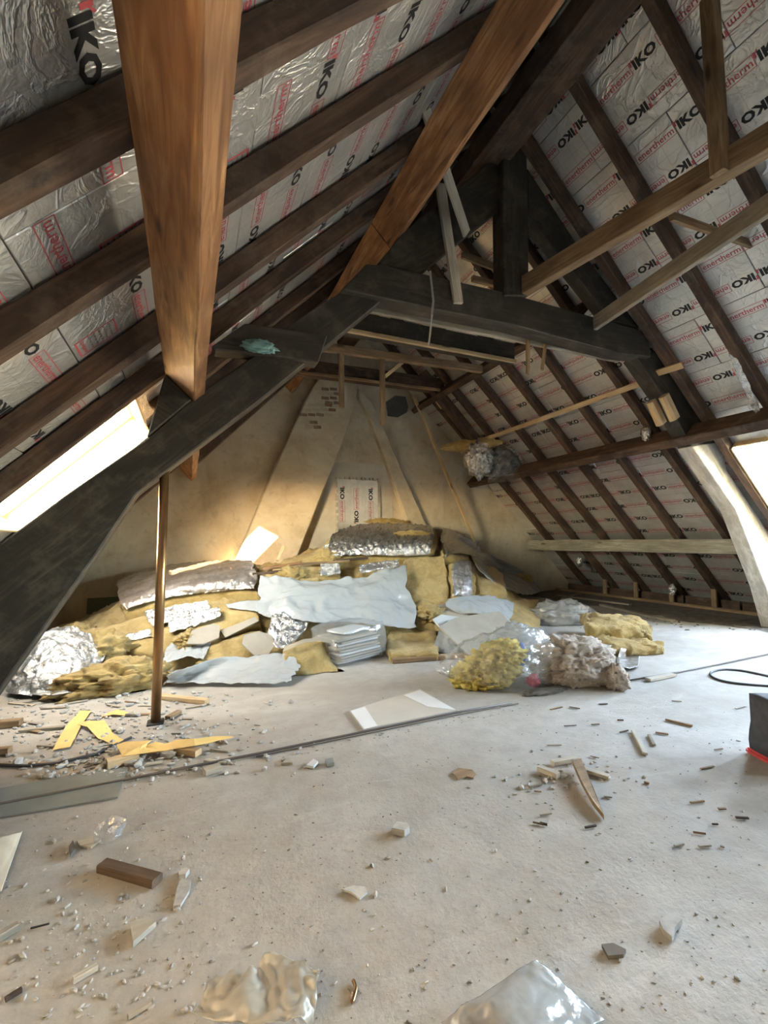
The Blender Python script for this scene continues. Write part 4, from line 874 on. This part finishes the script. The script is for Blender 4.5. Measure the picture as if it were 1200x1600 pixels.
panel('timber_sliver', 'long split sliver pointing at the viewer, right of centre', 'timber', 'wood_tan', [(894, 1190, 'f', .045), (908, 1188, 'f', .045), (918, 1212, 'f', .04), (928, 1236, 'f', .033), (944, 1277, 'f', .018), (926, 1254, 'f', .03), (908, 1222, 'f', .04)], .026)
off('white painted stick behind the long sliver', (863, 1192), (900, 1186), .04, .025, 'wood_pale')
off('pale stick left of the long sliver', (842, 1200), (872, 1212), .04, .03, 'wood_pale')
off('pale stick crossing right of the long sliver', (912, 1202), (952, 1214), .04, .02, 'wood_pale')
off('small pale stick in the sticks farther back right', (990, 1142), (1008, 1178), .03, .015, 'wood_pale')
off('thin sliver beside the sticks farther back right', (1014, 1148), (1022, 1164), .02, .012, 'wood_grey')
off('flat splinter on the bluish floor beyond the sticks', (1040, 1124), (1082, 1134), .02, .012, 'wood_tan')
off('round pale offcut by the rod right of the brown wool', (1012, 1062), (1052, 1054), .06, .03, 'wood_pale')
off('round stick in the left foreground near the bottom', (114, 1532), (152, 1510), .018, .018, 'wood_pale', 'timber_stick')
off('short pale stick at the bottom left', (200, 1588), (236, 1566), .015, .012, 'wood_pale', 'timber_stick')
off('split stick at the left edge of the foreground', (-12, 1470), (28, 1446), .03, .025, 'wood_grey', 'timber_stick')
off('dark broken stick in the bottom left corner', (8, 1562), (34, 1546), .015, .012, 'wood_rafter', 'timber_stick')
off('black nail-like splinter in the left foreground', (48, 1450), (77, 1443), .006, .006, 'iron', 'nail')
q = random.Random(21)
for k in range(26):    # laths scattered among the rubble at left and centre
    x, y = q.uniform(5, 330), q.uniform(1088, 1200); a = q.uniform(-.5, .5); L = q.uniform(12, 42)
    c, m = (('weathered grey', 'wood_grey'), ('pale', 'wood_pale'), ('tan', 'wood_tan'))[k % 3]
    o = off(c + ' wood splinter among the rubble round the pole', (x, y), (x + L * cos(a), y + L * sin(a) * .35), q.uniform(.012, .032), q.uniform(.006, .014), m, 'wood_splinter'); o['group'] = c + ' splinters round the pole'
for k in range(30):
    x, y = q.uniform(820, 1190), q.uniform(1090, 1330); a = q.uniform(-.6, .6); L = q.uniform(8, 24)
    c, m = (('dark brown', 'wood_rafter'), ('tan', 'wood_tan'), ('grey', 'wood_grey'))[k % 3]
    o = off(c + ' thin splinter on the open floor at right', (x, y), (x + L * cos(a), y + L * sin(a) * .4), q.uniform(.006, .014), q.uniform(.004, .01), m, 'wood_splinter'); o['group'] = c + ' splinters on the open floor'
# broken plaster and stones
def flake(label, px, th, mat='rubble', name='plaster_flake'):
    return panel(name, label, 'plaster', mat, [(x, y, 'f', th + .002) for x, y in px], th)
flake('pale plaster flake in the left foreground below the brown chunk', [(204, 1450), (210, 1438), (232, 1434), (244, 1440), (222, 1460), (208, 1472)], .02, 'wood_pale')
flake('long plaster flake right of the brown chunk', [(276, 1388), (284, 1372), (298, 1376), (296, 1392), (282, 1414), (272, 1416)], .012)
flake('grey stone chip right of the brown chunk', [(278, 1362), (290, 1356), (296, 1358), (290, 1366), (280, 1368)], .02)
flake('tan curled paper on the floor, centre right', [(706, 1208), (716, 1200), (738, 1203), (744, 1210), (740, 1216), (728, 1213), (716, 1218), (711, 1212)], .006, 'wood_tan', 'paper_scrap')
flake('plaster lump in the middle of the floor', [(612, 1294), (620, 1284), (636, 1286), (640, 1292), (632, 1298)], .03)
flake('crumbled plaster patch at lower right', [(1030, 1438), (1046, 1428), (1062, 1430), (1066, 1436), (1054, 1450), (1050, 1464), (1036, 1452)], .02)
flake('dark bark-like flake low at right of the bottom sheet', [(940, 1476), (958, 1474), (978, 1484), (974, 1492), (950, 1494)], .012, 'rubble_dark')
flake('thin mortar skin left of the bottom sheet', [(534, 1390), (548, 1394), (562, 1404), (574, 1394), (570, 1386), (552, 1384)], .008)
flake('white chip near the rod at centre left', [(478, 1196), (490, 1186), (497, 1190), (490, 1198)], .015, 'board_white')
flake('pale green chip below the rod at centre left', [(440, 1192), (450, 1184), (457, 1192)], .015, 'plasterboard')
flake('small square grey chip below the rod at centre', [(508, 1186), (520, 1184), (522, 1192), (510, 1194)], .02, 'board_slate')
flake('dark wedge of slate at left, beside the clear wrapper', [(108, 1322), (114, 1313), (118, 1326), (110, 1336)], .02, 'rubble_dark')
flake('pale grey strip of card beside the clear wrapper', [(120, 1314), (146, 1306), (158, 1312), (142, 1324), (126, 1322)], .008, 'wood_pale', 'card_scrap')
sheet('plastic_wrapper', 'small clear wrapper crumpled on the floor at left', 'plastic sheet', 'film_clear', [[(148, 1302, 'f', .03), (172, 1280, 'f', .05), (196, 1282, 'f', .03)], [(150, 1312, 'f', .02), (174, 1302, 'f', .05), (194, 1290, 'f', .03)], [(160, 1312, 'f', .01), (178, 1310, 'f', .03), (186, 1302, 'f', .02)]], .012, 14, 24, 18, 15, .08)
sheet('paper_sheet', 'cream sheet corner at the left edge of the foreground', 'paper', 'paper_cream', [[(-70, 1330, 'f', .03), (0, 1310, 'f', .04), (34, 1301, 'f', .02)], [(-70, 1360, 'f', .01), (-10, 1350, 'f', .02), (18, 1348, 'f', .01)], [(-70, 1400, 'f'), (-30, 1400, 'f'), (2, 1396, 'f')]], .006, 5, 20, 16, 16, 0)
sheet('plastic_sheet', 'milky white sheet with a peaked corner at the bottom edge', 'plastic sheet', 'film_milky', [[(690, 1604, 'f', .02), (760, 1560, 'f', .05), (836, 1502, 'f', .07)], [(730, 1640, 'f', .02), (800, 1600, 'f', .08), (880, 1544, 'f', .03)], [(800, 1700, 'f', .01), (870, 1640, 'f', .05), (944, 1602, 'f', .01)]], .012, 5, 40, 30, 17, 0)
sheet('plastic_film', 'crumpled dusty film on the floor at the bottom left of centre', 'plastic sheet', 'film_dusty', [[(330, 1540, 'f', .03), (400, 1530, 'f', .05), (422, 1506, 'f', .06), (500, 1526, 'f', .05)], [(320, 1575, 'f', .02), (390, 1570, 'f', .05), (450, 1566, 'f', .05), (492, 1570, 'f', .03)], [(306, 1604, 'f', .01), (390, 1604, 'f', .03), (450, 1604, 'f', .04), (476, 1604, 'f', .01)]], .03, 7, 40, 26, 18, .06)
tag(obj('metal_clip', tube_bm(smooth_path([on_z(x, y, .008) for x, y in ((552, 1532), (556, 1544), (552, 1562), (548, 1566))]), .006, 8), 'brass', smooth=True), 'small curved brass clip on the floor near the bottom', 'clip')
# edge of a dark tool bag with a red foot
bp = on_z(1186, 1212); tb = thing('tool_bag', 'dark worn tool bag with a red rubber foot cut by the right edge', 'bag', (bp.x + .2, bp.y, 0))
bm = bmesh.new(); add_box(bm, (0, 0, .0), (.36, .30, .34)); bmesh.ops.subdivide_edges(bm, edges=list(bm.edges), cuts=5, use_grid_fill=True)
for v in bm.verts: v.co += v.co.normalized() * .02 * noise.noise(v.co * 8); v.co.x *= 1 - .35 * (v.co.z + .17); v.co.z += .205
tbm = Matrix.Translation((bp.x + .37, bp.y - .02, 0)) @ Matrix.Rotation(-.35, 4, 'Z')
obj('body', bm, 'dark_cloth', tb, tbm, True)
bm = bmesh.new(); add_box(bm, (0, 0, .02), (.40, .34, .035)); bmesh.ops.bevel(bm, geom=list(bm.edges), offset=.012, segments=2, affect='EDGES'); obj('foot', bm, 'red_rubber', tb, tbm)
# dirt along the right eaves, made dark to shade the low slope
bm = bmesh.new(); L = []
for k in range(40):
    y = 1.2 + 8.0 * k / 39; L.append([bm.verts.new((x, y, z)) for x, z in ((7.45 + .3 * fbm(V((y * 1.1, 3, 0))) + .12 * fbm(V((y * 5, 1, 0))), .002), (7.95, .016 + .01 * fbm(V((y * 4, 0, 0)))), (8.3, .022), (8.68, .03))])
for a, b in zip(L, L[1:]):
    for k in range(3): bm.faces.new((a[k], a[k + 1], b[k + 1], b[k]))
bmesh.ops.recalc_face_normals(bm, faces=bm.faces)
stuff(obj('dirt', bm, 'dirt', smooth=True), 'dirt along the foot of the right roof slope, made dark to shade the eaves', 'dirt')
# pebbles and crumbs
q = random.Random(33)
def crumbs(name, label, mat, n, region, smin, smax):
    bm = bmesh.new()
    for k in range(n):
        x, y = region(q); p = on_z(x, y); s = q.uniform(smin, smax) * (1 if q.random() < .9 else 1.8); a = q.uniform(0, 6.3)
        r = bmesh.ops.create_icosphere(bm, subdivisions=1, radius=1); sx, sy, sz = s * q.uniform(.7, 1.9), s * q.uniform(.6, 1), s * q.uniform(.4, .8)
        for v in r['verts']:
            c = v.co * q.uniform(.75, 1.15); c = V((c.x * sx, c.y * sy, c.z * sz)); v.co = V((c.x * cos(a) - c.y * sin(a) + p.x, c.x * sin(a) + c.y * cos(a) + p.y, max(c.z + sz * .6, .001)))
    stuff(obj(name, bm, mat), label, 'rubble')
crumbs('rubble', 'pale plaster crumbs strewn thickly round the pole', 'rubble', 700, lambda q: (q.gauss(170, 120), q.uniform(1082, 1215)), .006, .022)
crumbs('rubble', 'fine pale grit scattered over the whole floor', 'rubble', 900, lambda q: (q.uniform(-50, 1250), 1100 + 500 * q.random() ** 1.3), .0015, .006)
crumbs('rubble', 'small dark grit scattered over the whole floor', 'rubble_brown', 420, lambda q: (q.uniform(-50, 1250), 1085 + 515 * q.random() ** 1.2), .001, .0042)
crumbs('rubble', 'crumbs heaped round the long split sliver', 'rubble', 110, lambda q: (q.gauss(890, 45), q.gauss(1212, 18)), .004, .012)
crumbs('rubble', 'crumbs along the floor seam below the rod', 'rubble', 160, lambda q: ((x := q.uniform(0, 830)), 1262 - .196 * x + q.uniform(-3, 10)), .003, .010)
crumbs('rubble', 'dark dirt and shards along the foot of the right eaves', 'rubble_dark', 200, lambda q: (q.uniform(900, 1230), q.uniform(955, 985)), .006, .02)
crumbs('rubble', 'grit clustered in the left foreground', 'rubble', 260, lambda q: (q.gauss(190, 110), q.uniform(1270, 1590)), .002, .009)
for k, (a, b) in enumerate((((870, 930), (985, 945)), ((880, 936), (912, 926)), ((1010, 962), (1052, 970)), ((940, 945), (1010, 962)))):
    off(('long board lying along the dark right eaves', 'short board end at the dark corner of the eaves', 'pale strip on the floor right of the yellow slabs', 'broken board in the dark right eaves')[k], a, b, .10, .04, 'wood_grey', 'eaves_board')
